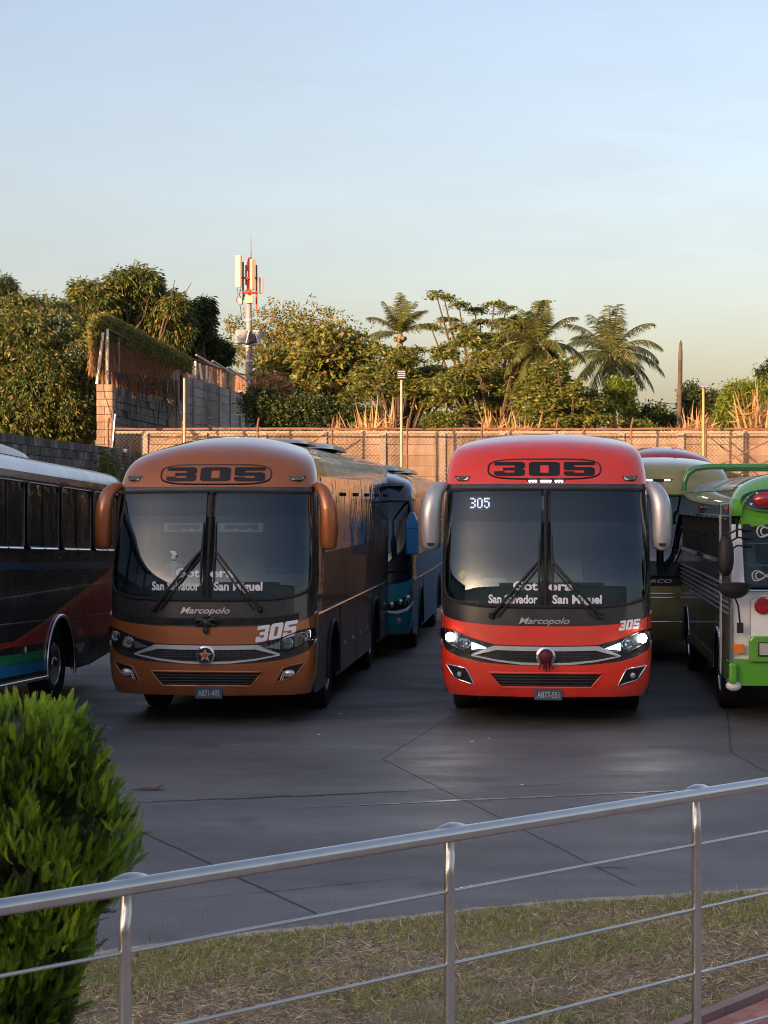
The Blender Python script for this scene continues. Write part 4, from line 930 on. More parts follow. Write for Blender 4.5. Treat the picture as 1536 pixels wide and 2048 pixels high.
# ------------------------------------------------------------------ painted school bus on the right
def school_bus():
    root = empty('school_bus', (5.53, 24.05, 0), YAW, 'green and white painted school bus cut off by the right edge of the photo', 'bus')
    W, L = 1.22, 11.4
    def sec(v, y=0):                           # roof section, v 0..1 left gutter to right gutter
        a = math.pi * v; return Vector((-math.copysign(abs(math.cos(a)) ** .62, math.cos(a)) * W, y, 2.60 + .56 * math.sin(a) ** .75))
    # roof: green front hood, then dark green with a paler painted field
    MB().grid(lambda u, v: (lambda p: Vector((p.x * (1 - .10 * (1 - u) ** 3), .62 * u - .02 + .10 * (1 - u), 2.60 + (p.z - 2.60) * (.72 + .28 * math.sin(u * math.pi / 2)))))(sec(v)), 8, 36).build('roof_hood', M['green'], root, smooth=60)
    MB().grid(lambda u, v: (lambda p: Vector((p.x, .6 + (L - .6) * u, p.z)))(sec(v)), 10, 36).build('roof', M['darkgreen'], root, smooth=60)
    for k in range(7):
        MB().grid(lambda u, v: (lambda p: Vector((p.x * 1.004, 1.0 + k * 1.45 + 1.40 * u, p.z + .004)))(sec(.16 + .68 * v)), 2, 24).build('roof_sheet', M['roofsheet'], root, smooth=60)
    # front of the hood: fill and light ovals
    fr = [(-math.copysign(abs(math.cos(math.pi * v)) ** .62, math.cos(math.pi * v)) * W * .9, 2.60 + .56 * .72 * math.sin(math.pi * v) ** .75) for v in np.linspace(0, 1, 30)]
    MB().slab(fr + [(W * .95, 2.44), (W * .5, 2.52), (0, 2.54), (-W * .5, 2.52), (-W * .95, 2.44)], lambda a, b, t: Vector((a, .08 - t + .10 * (a / W) ** 2, b)), .03).build('hood_front', M['green'], root, bevel=.01)
    for sg in (-1, 1):
        ov = [(sg * .78 + .33 * math.cos(a), 2.80 + .135 * math.sin(a)) for a in np.linspace(0, 2 * math.pi, 33)[:-1]]
        o = MB().slab(ov, lambda a, b, t: Vector((a, .06 - t + .10 * (a / W) ** 2, b)), .03).build('light_oval', M['flagblue'], root)
        MB().tube([Vector((a, .03 + .10 * (a / W) ** 2, b)) for a, b in ov + ov[:1]], .013, 6).build('oval_rim', M['green2'], o, smooth=60)
        MB().ball((sg * .82, .03, 2.80), (.15, .07, .10), 20, 10).build('warning_light', M['redlens'], o, smooth=80)
        for sx, sz in ((-.24, .03), (-.20, -.05), (-.13, .085), (.2, .06), (.24, -.02), (.16, -.09), (-.27, -.015)):
            c = Vector((sg * .78 + sx, .035 + .1 * ((sg * .78 + sx) / W) ** 2, 2.80 + sz)); rr = .022
            st = [((rr if q % 2 == 0 else rr * .42) * math.sin(q * math.pi / 5), (rr if q % 2 == 0 else rr * .42) * math.cos(q * math.pi / 5)) for q in range(10)]
            MB().slab(st, lambda a, b, t: c + Vector((a, -t, b)), .006).build('star', M['vinyl'], o)
    # front face
    face = [(-W, .80), (W, .80), (W, 1.66), (-W, 1.66)]
    MB().slab(face, lambda a, b, t: Vector((a, .02 + t + .06 * (a / W) ** 4, b)), .06).build('front_panel', M['white'], root, bevel=.01)
    for sg in (-1, 1):
        MB().slab([(sg * W, 1.66), (sg * (W - .16), 1.66), (sg * (W - .12), 2.5), (sg * W, 2.5)], lambda a, b, t: Vector((a, .04 + t + .06 * (b - 1.66), b)), .10).build('corner_post', M['white'], root, bevel=.02)
        MB().slab([(sg * (W - .155), 1.72), (sg * .04, 1.70), (sg * .04, 2.50), (sg * (W - .12), 2.46)], lambda a, b, t: Vector((a, .05 + t + .06 * (b - 1.66), b)), .01).build('windscreen', M['glass'], root)
    MB().tube([(x, .02, 1.675) for x in (-W, 0, W)], .016, 6).build('windscreen_trim', M['chrome'], root)
    MB().tube([(0, .04, 1.68), (0, .10, 2.52)], .025, 6).build('windscreen_divider', M['rubber'], root)
    MB().box((0, .5, 1.62), (2.2, .8, .10)).build('dashboard', M['interior'], root, bevel=.02)
    MB().box((0, .6, .9), (2.3, 1.0, .05)).build('cab_floor', M['curtain'], root)
    MB().slab([(-W + .16, 2.28), (-.05, 2.28), (-.05, 2.52), (-W + .14, 2.50)], lambda a, b, t: Vector((a, .07 + t + .06 * (b - 1.66), b)), .008).build('sun_film', M['shade'], root)
    # chrome swirls lettered on the glass
    for cx, cz, sc in ((-.72, 2.41, 1.0), (-.80, 1.86, .9), (.72, 2.41, 1.0)):
        for k in range(2):
            pts = [(cx + sc * (.19 * math.sin(t) * (1 - k * .25)), .03 + .05 * (cz - 1.66), cz + sc * .07 * math.sin(2 * t) * (1 - k * .3)) for t in np.linspace(0, 2 * math.pi, 40)]
            MB().tube(pts, .010, 5).build('silver_swirl', M['silverline'], root, smooth=60)
    MB().slab([(-1.02, 1.72), (-.72, 1.72), (-.80, 2.0), (-1.06, 2.1)], lambda a, b, t: Vector((a, .6 + t, b)), .02).build('pale_curtain', M['pale'], root)
    MB().slab([(-W + .20, 1.74), (-W + .34, 1.74), (-W + .30, 2.26), (-W + .20, 2.26)], lambda a, b, t: Vector((a, .30 + t, b)), .02).build('pale_curtain', M['pale'], root)
    for z in (2.26, 1.99): MB().tube([(-W + .2, .045 + .06 * (z - 1.66), z), (-.06, .045 + .06 * (z - 1.66), z)], .006, 4).build('blue_line', M['blue2'], root)
    # hatch panel on the face, round red lamps, bezels, bumper, amber lamps
    HP = [(-.98, 1.0), (-.98, 1.60), (.98, 1.60), (.98, 1.0)]
    MB().slab([(-.95, .97), (-1.0, 1.02), (-1.0, 1.55), (-.95, 1.60), (.95, 1.60), (1.0, 1.55), (1.0, 1.02), (.95, .97)], lambda a, b, t: Vector((a, .012 - t, b)), .012).build('front_hatch', M['white'], root, bevel=.006)
    MB().tube([(-.95, 0, .97), (-1.0, 0, 1.02), (-1.0, 0, 1.55), (-.95, 0, 1.60), (.95, 0, 1.60), (1.0, 0, 1.55), (1.0, 0, 1.02), (.95, 0, .97), (-.95, 0, .97)], .007, 4).build('hatch_seam', M['silver'], root)
    for sg in (-1, 1):
        MB().lathe([(.105, 0), (.105, -.03), (.09, -.045), (0, -.05)], (sg * .85, 0, 1.49), 'y', 24).build('red_lamp', M['redlens'], root, smooth=40)
        hb = MB().slab([(sg * 1.02, .80), (sg * .42, .80), (sg * .42, 1.12), (sg * .98, 1.12), (sg * 1.02, 1.07)], lambda a, b, t: Vector((a, .01 - t, b)), .09).build('headlight', M['green'], root, bevel=.02, label='green headlamp bezel')
        for x in (.79, .54):
            MB().box((sg * x, -.085, .96), (.22, .02, .15)).build('lens', M['lens2'], hb, bevel=.008)
            MB().tube([(sg * x - .115, -.09, .88), (sg * x + .115, -.09, .88), (sg * x + .115, -.09, 1.04), (sg * x - .115, -.09, 1.04), (sg * x - .115, -.09, .88)], .010, 5).build('lens_rim', M['black'], hb)
        MB().box((sg * 1.14, .0, .96), (.13, .05, .12)).build('turn_signal', M['amber'], root, bevel=.01)
    MB().slab([(-W - .03, .50), (-W - .03, .83), (W + .03, .83), (W + .03, .50)], lambda a, b, t: Vector((a, -.10 + t + .08 * abs(a / W) ** 6, b)), .16).build('bumper', M['green'], root, bevel=.03)
    for sg in (-1, 1): MB().box((sg * (W + .0), .2, .66), (.10, .6, .26)).build('bumper_end', M['green'], root, bevel=.03)
    # sides
    for sg in (-1, 1):
        ax_ = [(2.2, .58), (8.0, .58)]
        pts = [(.08, .50)]
        for yc, ra in ax_: pts += [(yc - ra, .50)] + [(yc - ra * math.cos(a), .52 + ra * math.sin(a)) for a in np.linspace(0, math.pi, 13)] + [(yc + ra, .50)]
        pts += [(L, .55), (L, 1.42), (.08, 1.42)]
        MB().slab(pts, lambda a, b, t: Vector((sg * (W - t), a, b)), .03).build('skirt', M['sheetmetal'], root)
        MB().slab([(.08, 1.42), (L, 1.42), (L, 1.98), (.08, 1.98)], lambda a, b, t: Vector((sg * (W - t), a, b)), .03).build('side_panel', M['sheetmetal'], root)
        for k in range(6):
            z = 1.36 + k * .07; MB().tube([(sg * (W + .01), .12, z), (sg * (W + .01), L, z)], .016, 6).build('rub_rail', M['sheetmetal'], root, smooth=60)
        for z in (.56, .62, .68): MB().tube([(sg * (W + .01), 2.85, z), (sg * (W + .01), 7.3, z)], .012, 6).build('skirt_rib', M['gold'], root, smooth=60)
        MB().box((sg * (W + .008), L / 2, 1.99), (.03, L - .2, .07)).build('window_sill', M['darkgreen'], root, bevel=.01)
        MB().box((sg * (W + .01), L / 2, 2.58), (.035, L - .2, .05)).build('gutter', M['darkgreen'], root, bevel=.01)
        MB().slab([(.08, 2.0), (L, 2.0), (L, 2.58), (.08, 2.58)], lambda a, b, t: Vector((sg * (W - .05 - t), a, b)), .03).build('window_backing', M['curtain'], root)
        n = 13; a0 = .25; st = (L - .35) / n
        for k in range(n):
            y = a0 + k * st
            wn = MB().box((sg * (W - .03), y + st / 2, 2.29), (.012, st - .07, .54)).build('side_window', M['blackglass'], root)
            MB().box((sg * (W - .015), y + st / 2, 2.33), (.02, st - .09, .025)).build('sash_bar', M['slat'], wn)
            MB().box((sg * (W - .01), y, 2.29), (.05, .055, .56)).build('window_post', M['slat'], root, bevel=.006)
            MB().box((sg * (W + .022), y + st / 2, 2.565), (.012, .05, .035)).build('gutter_clip', M['silver'], root)
        for yc, ra in ax_:
            m = MB(); m.grid(lambda u, v: Vector((sg * (W - .02 - .5 * v), yc - ra * math.cos(u * math.pi), .5 + ra * math.sin(u * math.pi))), 14, 1); m.build('wheel_well', M['curtain'], root)
            MB().tube([(sg * W, yc - ra * math.cos(a), .5 + ra * math.sin(a)) for a in np.linspace(0, math.pi, 18)], .02, 6).build('arch_trim', M['chrome'], root, smooth=60)
            wheel(root, sg * (W - .17), yc, sg, .50, 'chrome')
        for y in (.55, 4.5): MB().ball((sg * (W + .02), y, 2.68), (.03, .04, .03), 10, 6).build('marker_lamp', M['redlens'], root, smooth=80)
    for k, x in enumerate((-W - .05, -W - .13, -W - .2)):
        MB().tube([(x, 10.4 + .12 * k, 2.0 - .1 * k), (x, 10.4 + .12 * k, .8 + .1 * k), (x + .02, 10.3, .55)], .035, 8).build('exhaust_pipe', M['chrome'], root, smooth=60)
    MB().box((0, L / 2, .52), (2.3, L - .6, .08)).build('underbody', M['curtain'], root)
    MB().slab([(-W, .6), (-W, 2.6), (-.9, 3.05), (0, 3.15), (.9, 3.05), (W, 2.6), (W, .6)], lambda a, b, t: Vector((a, L - .03 + t, b)), .04).build('rear_wall', M['darkgreen'], root)
    MB().slab([(-W + .05, .9), (-W + .05, 2.6), (W - .05, 2.6), (W - .05, .9)], lambda a, b, t: Vector((a, 1.4 + t, b)), .03).build('partition', M['interior'], root)
    # roof rack hoop at the back
    for y in (8.6, 10.9):
        MB().tube([(-W - .0, y, 2.95), (-W + .0, y, 3.08), (-W + .06, y, 3.24), (-W + .18, y, 3.33), (-W + .4, y, 3.36), (W - .4, y, 3.36), (W - .18, y, 3.33), (W, y, 3.08), (W, y, 2.95)], .05, 10).build('roof_rack_hoop', M['green2'], root, smooth=60)
    for x in (-W + .1, W - .1): MB().tube([(x, 8.6, 3.30), (x, 10.9, 3.30)], .035, 8).build('roof_rack_rail', M['green2'], root, smooth=60)
    # mirrors and their brackets at the near corner
    for sg in (-1, 1):
        x = sg * (W + .10)
        mo = MB().tube([(x, -.22, 2.36), (x, -.22, 2.30), (x, -.23, 2.15), (x, -.22, 1.98), (x, -.22, 1.90), (x, -.22, 1.86)], [.04, .085, .105, .10, .07, .03], 16).build('mirror', M['black'], root, smooth=80, sub=1)
        for z in (2.40, 2.30, 2.20): MB().tube([(x + sg * .0, -.22, z - .04), (x - sg * .15, -.16, z + .04), (x - sg * .34, .02, z + .02)], .012, 6).build('mirror_bracket', M['black'], mo)
        m2 = MB().grid(lambda u, v: Vector((x - sg * .10 + .20 * math.cos(u * 2 * math.pi) * math.sin(v * math.pi / 2), -.28 + .13 * math.sin(u * 2 * math.pi) * math.sin(v * math.pi / 2), 1.76 - .17 * math.cos(v * math.pi / 2) - 0)), 20, 6).build('cross_view_mirror', M['black'], root, smooth=80)
        MB().ball((x - sg * .10, -.28, 1.765), (.205, .135, .03), 20, 6).build('mirror_rim', M['black'], m2, smooth=80)
        MB().tube([(x - sg * .10, -.26, 1.62), (x - sg * .16, -.12, 1.50), (x - sg * .19, -.06, 1.26)], .012, 6).build('mirror_stalk', M['black'], m2, smooth=60)
        MB().box((x - sg * .19, -.05, 1.22), (.08, .05, .13)).build('stalk_foot', M['black'], m2, bevel=.008)
        MB().tube([(x + sg * .05, -.05, 2.62), (x + sg * .05, -.05, 2.74), (x - sg * .06, -.02, 2.76), (x - sg * .07, -.02, 2.60), (x - sg * .07, -.02, .62), (x - sg * .02, -.02, .56)], .016, 6).build('grab_rail', M['chrome'], root, smooth=60)
        MB().tube([(x + sg * .05, -.05, 2.64), (x + sg * .05, -.05, .7)], .014, 6).build('grab_rail', M['chrome'], root, smooth=60)
    MB().ball((-W + .02, .03, .50), (.10, .08, .07), 12, 8).build('tow_fitting', M['white'], root, smooth=50)
    return root
M['green2'] = mat('mid_green_paint', (.06, .24, .06), .3, 0, 1.0)
M['roofsheet'] = mat('painted_roof_sheet', (.24, .27, .26), .35, .2, .5, col2=(.10, .15, .13), vscale=2.5, dirt=.2)
M['silverline'] = mat('silver_lettering', (.5, .55, .58), .3, .3)
M['gold'] = mat('brass_trim', (.55, .40, .18), .2, .9)
M['lens2'] = mat('ribbed_lens', (.55, .55, .48), .15, .2, 1.0, var=.3, vscale=60)
school_bus()

# ------------------------------------------------------------------ terminal building behind the camera (throws the long evening shade)
M['render_wall'] = mat('building_render', (.66, .62, .56), .9, var=.1)
M['bglass'] = mat('building_window', (.03, .04, .05), .1, spec=.8)
tb = empty('terminal_building', (-50, -60, 0), 0, 'long plain terminal building standing behind the camera', 'building')
MB().box((27, -7, 11.7), (188, 14, 23.4)).build('wall', M['render_wall'], tb)
MB().box((27, -6.5, 23.6), (189, 15.6, .5)).build('roof', M['render_wall'], tb)
MB().box((50, -7, 26), (56, 14, 4.6)).build('reflection_block', M['render_wall'], tb)  # unseen block added to raise the dark band mirrored in the windscreens
wm = MB().box((0, 0, 0), (4.2, .12, 1.6)).mesh('window', M['bglass'])
for f in range(2):
    for k in range(30):
        o = bpy.data.objects.new('window', wm); COL.objects.link(o); o.parent = tb; o.location = (-63 + k * 6, .03, 2.2 + f * 3.8)

# ------------------------------------------------------------------ back wall of cast panels, wire fence before it
M['panel'] = mat('cast_concrete_panel', (.29, .20, .145), .9, col2=(.40, .30, .22), vscale=2.5, bump=.012, bscale=9, piece=.14, streak=.45)
M['panel2'] = mat('cast_concrete_panel_pale', (.36, .27, .21), .9, col2=(.27, .19, .14), vscale=3, bump=.012, bscale=9, piece=.14, streak=.45)
M['pillar'] = mat('wall_pillar', (.30, .25, .21), .9, col2=(.38, .32, .27), vscale=4, bump=.005, bscale=30)
M['rust'] = mat('rusty_steel', (.14, .06, .035), .8, col2=(.22, .12, .08), vscale=9, bump=.002, bscale=60)
M['wire'] = mat('galvanised_wire', (.26, .20, .15), .6, .3)
M['block'] = mat('weathered_block', (.12, .115, .10), .95, col2=(.22, .21, .19), vscale=2.2, bump=.012, bscale=22, piece=.14, streak=.45)
M['blockdark'] = mat('dark_block', (.05, .055, .045), .95, col2=(.13, .125, .11), vscale=1.6, bump=.012, bscale=22, piece=.14, streak=.45)  # darker block tone, mixed at random above and filling the lower rows
M['mortar'] = mat('mortar', (.10, .095, .085), .95)
WY = 55.0; WT = CAMH + (HORIZ - 866) / FPX * WY
bw = empty('concrete_panel_wall', (0, WY, 0), 0, 'long wall of cast concrete panels across the back of the lot', 'wall')
bay = 119 / FPX * WY; xw0 = (232 - 768) / FPX * WY
pm = [MB().box((0, 0, 0), (bay - .16, .05, .30)).mesh('panel', M[q]) for q in ('panel', 'panel2')]
colm = MB().box((0, 0, 0), (.17, .17, WT)).mesh('pillar', M['pillar'])
nb = 22
for i in range(nb + 1):
    x = (647 - 768) / FPX * WY + (i - 4) * bay
    if x < xw0 - .5: continue
    o = bpy.data.objects.new('pillar', colm); COL.objects.link(o); o.parent = bw; o.location = (x, 0, WT / 2); o.rotation_euler = (0, rnd.uniform(-.004, .004), 0)
    nr = 15 if i < 14 else 15
    for k in range(nr):
        zc = WT - .17 - k * .305
        if zc < .1: break
        o = bpy.data.objects.new('panel', pm[rnd.random() < .4]); COL.objects.link(o); o.parent = bw
        o.location = (x + bay / 2, rnd.uniform(-.012, .012), zc + rnd.uniform(-.004, .004)); o.rotation_euler = (rnd.uniform(-.02, .02), rnd.uniform(-.004, .004), rnd.uniform(-.006, .006)); o.scale = (1, 1, rnd.uniform(.97, .995))
MB().box(((xw0 + 24) / 2, .03, WT + .02), (24 - xw0, .2, .07)).build('coping', M['pillar'], bw)
# earth bank retained by it
MB().add([(-60, WY + .2, 3.55), (90, WY + .2, 3.55), (90, 130, 4.6), (-60, 130, 4.6), (-60, 400, 4.6), (90, 400, 4.6)], [(0, 1, 2, 3), (3, 2, 5, 4)]).build('earth_bank', M['earth'], kind='structure')
MB().add([(-60, WY + .2, -.1), (90, WY + .2, -.1), (90, WY + .2, 3.55), (-60, WY + .2, 3.55)], [(0, 1, 2, 3)]).build('bank_face', M['earth'], kind='structure')

FY = WY - 1.05; FT = CAMH + (HORIZ - 858) / FPX * FY
fe = empty('chain_link_fence', (0, FY, 0), 0, 'rusty chain link fence with top rail in front of the panel wall', 'fence')
fx0, fx1 = (228 - 768) / FPX * FY, 14.0
MB().tube([(fx0 + (fx1 - fx0) * k / 20, rnd.uniform(-.02, .02), FT + rnd.uniform(-.012, .012)) for k in range(21)], .035, 6).build('top_rail', M['rust'], fe, smooth=60)
MB().tube([(fx0, 0, 1.9), (fx1, 0, 1.9)], .025, 6).build('middle_rail', M['rust'], fe, smooth=60)
px = 216
while px < 1760:
    x = (px - 768) / FPX * FY
    MB().tube([(x, 0, 0), (x, 0, FT), (x + .01, -.03, FT + .12), (x + .05, -.10, FT + .30)], .03, 6).build('post', M['rust'], fe, smooth=60)
    px += 149.5
def br(x0, z0, x1, z1): MB().tube([((x0 - 768) / FPX * FY, -.03, CAMH + (HORIZ - z0) / FPX * FY), ((x1 - 768) / FPX * FY, -.03, CAMH + (HORIZ - z1) / FPX * FY)], .022, 6).build('brace', M['rust'], fe, smooth=60)
br(657, 863, 590, 908); br(1408, 866, 1560, 985); br(1330, 985, 1560, 870); br(372, 866, 330, 880)
m = MB(); H = FT - .05; pitch = .115; r_ = .0052
x = fx0 - H
while x < fx1:
    for sg in (1, -1):
        a = [x, .0] if sg > 0 else [x, H]
        b = [x + H, H] if sg > 0 else [x + H, .0]
        # clip to the fence's length
        for p in (a, b):
            if p[0] < fx0: p[1] += (fx0 - p[0]) * sg; p[0] = fx0
            if p[0] > fx1: p[1] -= (p[0] - fx1) * sg; p[0] = fx1
        m.tube([(a[0], .012 * sg, a[1]), (b[0], .012 * sg, b[1])], r_, 3)
    x += pitch
m.build('wire_mesh', M['wire'], fe, kind='stuff', fix=False)

# light poles and the bare trunk
M['polepaint'] = mat('pale_pole_paint', (.34, .31, .24), .6, var=.2, vscale=5)
M['yellowpole'] = mat('yellow_pole_paint', (.30, .27, .12), .6, var=.2)
M['bark'] = mat('bark', (.06, .045, .035), .95, col2=(.11, .085, .065), vscale=5, bump=.03, bscale=14)
M['palebark'] = mat('pale_bark', (.17, .13, .10), .95, col2=(.24, .19, .15), vscale=5, bump=.02, bscale=14)
def light_pole(px, ptop, head, mt, label, Y=FY - .8):
    b = at(px, 1000, Y); t = at(px, ptop, Y)
    r = empty('light_pole', (b.x, Y, 0), 0, label, 'light pole')
    MB().tube([(0, 0, 0), (0, 0, t.z)], [.042, .036], 10).build('pole', mt, r, smooth=60)
    if head == 'flood':
        h = MB().box((0, -.06, t.z + .10), (.24, .10, .26)).build('floodlight', M['black'], r, bevel=.01)
        for k in range(4): MB().box((0, -.118, t.z + .02 + k * .055), (.20, .012, .03)).build('lamp_bar', M['silver'], h)
        MB().tube([(0, 0, t.z - .1), (.08, -.03, t.z)], .02, 6).build('bracket', M['rust'], r)
    elif head == 'flat':
        h = MB().box((0, -.08, t.z + .02), (.24, .42, .03), Matrix.Rotation(R(14), 3, 'X')).build('lamp_head', M['silver'], r, bevel=.006)
        MB().box((0, -.10, t.z - .01), (.18, .28, .012), Matrix.Rotation(R(14), 3, 'X')).build('lens', M['black'], h)
        MB().tube([(0, 0, t.z - .12), (0, -.08, t.z)], .02, 6).build('bracket', M['silver'], r)
    return r
light_pole(803, 757, 'flood', M['polepaint'], 'pale pole with dark square floodlight, in front of the panel wall')
light_pole(1407, 772, 'flat', M['yellowpole'], 'yellowish pole with flat solar lamp head, at right')
light_pole(369, 756, 'none', M['polepaint'], 'bare pale pole before the old hillside wall at left')
b = at(1357, 870, 60)
tag(MB().tube([(b.x, 60, 3.5), (b.x + .02, 60, 5.5), (b.x + .05, 60, 6.6), (b.x + .06, 60, 7.3), (b.x + .07, 60, 7.62), (b.x + .07, 60, 7.72)], [.085, .08, .07, .065, .045, .01], 10).build('bare_trunk', M['bark'], smooth=60), 'tall bare limbless trunk standing against the sky', 'dead tree')
pw = MB(); a, c = at(1300, 800, 110), at(1395, 798, 110)
pw.tube([a.lerp(c, k / 8) - Vector((0, 0, .25 * math.sin(math.pi * k / 8))) for k in range(9)], .02, 4)
tag(pw.build('power_line', M['black']), 'thin sagging power line beside the bare trunk', 'cable')

# ------------------------------------------------------------------ side wall of blocks (left, in the shade) built block by block
sw0, sw1 = Vector((-8.35, 33.0, 0)), Vector((-6.98, 54.6, 0))
L_ = (sw1 - sw0).length; ang = math.atan2(sw1.y - sw0.y, sw1.x - sw0.x)
bl = empty('block_wall', sw0, ang, 'dark weathered concrete block wall along the left side of the lot', 'wall')
BT = 4.18
bmesh_ = [MB().box((0, 0, 0), (.385, .19, .185)).mesh('block', M[q]) for q in ('block', 'blockdark', 'blockdark')]
MB().box((L_ / 2, .02, (BT - .05) / 2), (L_, .15, BT - .05)).build('mortar_core', M['mortar'], bl)
for k in range(6):
    n = 0; x = 5.0 + .2 * (k % 2)
    while x < L_ - .2:
        o = bpy.data.objects.new('block', bmesh_[rnd.randrange(3)]); COL.objects.link(o); o.parent = bl
        o.location = (x, rnd.uniform(-.008, .008), BT - .1 - k * .2 + rnd.uniform(-.004, .004) + .0); o.rotation_euler = (0, rnd.uniform(-.008, .008), rnd.uniform(-.01, .01)); x += .4
m = MB()
for k in range(6, 20):
    x = 5.0 + .2 * (k % 2)
    while x < L_ - .2: m.box((x, 0, BT - .1 - k * .2), (.385, .19, .185)); x += .4
x = .2
while x < 5.0:
    for k in range(20): m.box((x, 0, BT - .1 - k * .2), (.385, .19, .185))
    x += .4
m.build('lower_blocks', M['blockdark'], bl, kind='stuff')

# ------------------------------------------------------------------ old hillside wall above it: end pier, rough part, panelled part, wire screen on poles
hw = empty('hillside_wall', (0, 0, 0), 0, 'old hillside wall with cracked end pier and receding pale panels under a creeper screen', 'wall')
A, B_, C_, D_ = at(211, 800, 55.6), at(335, 800, 60), at(352, 800, 60.3), at(512, 800, 86)
M['pinkblock'] = mat('weathered_pink_block', (.30, .21, .155), .95, col2=(.40, .29, .22), vscale=3, bump=.02, bscale=16, piece=.14, streak=.45)
M['greyblock'] = mat('grey_hill_block', (.16, .15, .14), .95, col2=(.27, .26, .24), vscale=2, bump=.02, bscale=16, piece=.14, streak=.45)
M['palepanel'] = mat('pale_hill_panel', (.34, .32, .30), .9, col2=(.44, .42, .40), vscale=2, bump=.006, bscale=30, piece=.14, streak=.45)
# pier of rough blocks
ptop = CAMH + (HORIZ - 768) / FPX * 55.4
pier = MB().box((at(211, 0, 55.6).x, 55.75, (ptop + 2) / 2), (.42, .5, ptop - 2.1)).build('end_pier', M['mortar'], hw)
z = ptop - .11; j = 0
while z > 3.4:
    for s_ in ((-1, 1) if j % 2 else (0,)):
        wd = .46 if s_ == 0 else .225
        MB().box((at(211, 0, 55.6).x + s_ * .118, 55.72 + rnd.uniform(-.02, .02), z), (wd, .56, .205), Matrix.Rotation(rnd.uniform(-.02, .02), 3, 'Z')).build('block', M['pinkblock'], pier, bevel=.012)
    z -= .215; j += 1
def run(a, b, za0, zb0, za1, zb1, pw_, ph, mt, name, pil=True, gap=.02, stag=False, keep=1.0):
    """wall from a to b; top heights za1->zb1, foot za0->zb0, in pieces"""
    d = Vector((b.x - a.x, b.y - a.y)); L = d.length; an = math.atan2(d.y, d.x); n = max(1, round(L / pw_)); pw_ = L / n
    me = MB().box((0, 0, 0), (1, 1, 1)).mesh(name, mt)
    for i in range(n):
        t = (i + .5) / n; zt_ = za1 + (zb1 - za1) * t; zf = za0 + (zb0 - za0) * t; z = zt_ - ph / 2; k = 0
        while z > zf:
            tt = t + (.5 * pw_ / L if stag and k % 2 else 0)
            if tt < 1 and rnd.random() < keep:
                o = bpy.data.objects.new(name, me); COL.objects.link(o); o.parent = hw
                o.location = (a.x + d.x * tt, a.y + d.y * tt, z); o.rotation_euler = (0, -math.atan2(zb1 - za1, L), an + rnd.uniform(-.01, .01)); o.scale = (pw_ - gap - (.14 if pil else 0), .08 + rnd.uniform(0, .02), ph - gap * .7)
            z -= ph; k += 1
        if pil: MB().box((a.x + d.x * i / n, a.y + d.y * i / n, (zt_ + zf) / 2), (.15, .2, zt_ - zf + .1), Matrix.Rotation(an, 3, 'Z')).build('pillar', M['pillar'], hw)
zt = lambda py, Y: CAMH + (HORIZ - py) / FPX * Y
run(A, B_, 3.4, 3.6, zt(770, 55.6), zt(800, 60), .42, .21, M['greyblock'], 'block', False, .03, True, .93)
MB().box(((A.x + B_.x) / 2, (A.y + B_.y) / 2 + .1, 4.6), ((B_ - A).length, .04, 2.4), Matrix.Rotation(math.atan2(B_.y - A.y, B_.x - A.x), 3, 'Z')).build('mortar_core', M['mortar'], hw)
run(C_, D_, 4.2, 4.6, zt(746, 60.3), zt(796, 86), 3.6, .30, M['palepanel'], 'panel', True, .03)
MB().box((C_.x - .12, C_.y - .1, (zt(742, 60) + 3.5) / 2), (.2, .2, zt(742, 60) - 3.5), None).build('pillar', M['pillar'], hw)
MB().box((C_.x + .25, C_.y + .4, (zt(746, 60) + 3.5) / 2), (.16, .2, zt(746, 60) - 3.5), None).build('pillar', M['pillar'], hw)
# poles of the wire screen
M['whitepole'] = mat('whitewashed_pole', (.72, .66, .56), .7, var=.2)
P0 = A
for (px_, pyb, pyt, Y, lean) in ((215, 768, 658, 55.8, 0), (206, 768, 665, 55.7, 12), (237, 770, 665, 57, 0), (262, 775, 690, 58, 0), (291, 780, 712, 59, 0), (318, 787, 725, 59.8, 0), (391, 757, 722, 64, 0), (399, 759, 727, 66, -5), (413, 764, 731, 68, 0), (422, 768, 734, 70, -4), (436, 773, 738, 72, 0), (456, 779, 744, 76, 0), (471, 783, 748, 79, -3), (476, 785, 750, 80, 3), (500, 790, 752, 84, 0)):
    a, b = at(px_ - lean, pyb, Y), at(px_, pyt, Y); MB().tube([a, b], .045, 6).build('screen_pole', M['whitepole'], hw, smooth=60)
MB().tube([at(215, 658, 55.8), at(300, 700, 59.3), at(370, 712, 62), at(436, 736, 72), at(505, 754, 85)], .03, 6).build('screen_top_wire', M['rust'], hw, smooth=60)
m = MB()
for i in range(120):
    t = i / 120; p = Vector((A.x + (B_.x - A.x) * t, A.y + (B_.y - A.y) * t, 0)); zlo = zt(770, 55.6) * (1 - t) + zt(800, 60) * t
    m.tube([p + Vector((0, 0, zlo)), p + Vector((0, 0, zlo + 1.35 - .4 * t))], .006, 3)
for i in range(160):
    t = i / 160; p = Vector((C_.x + (D_.x - C_.x) * t, C_.y + (D_.y - C_.y) * t, 0)); zlo = zt(746, 60.3) * (1 - t) + zt(796, 86) * t
    m.tube([p + Vector((0, 0, zlo)), p + Vector((0, 0, zlo + .45 + .5 * t))], .010, 3)
m.build('screen_wire', M['rust'], hw, kind='stuff', fix=False)
for a, b in (((392, 710), (440, 737)), ((425, 722), (470, 750)), ((455, 735), (500, 765))): MB().tube([at(*a, 70), at(*b, 74)], .04, 6).build('screen_strut', M['whitepole'], hw, smooth=60)
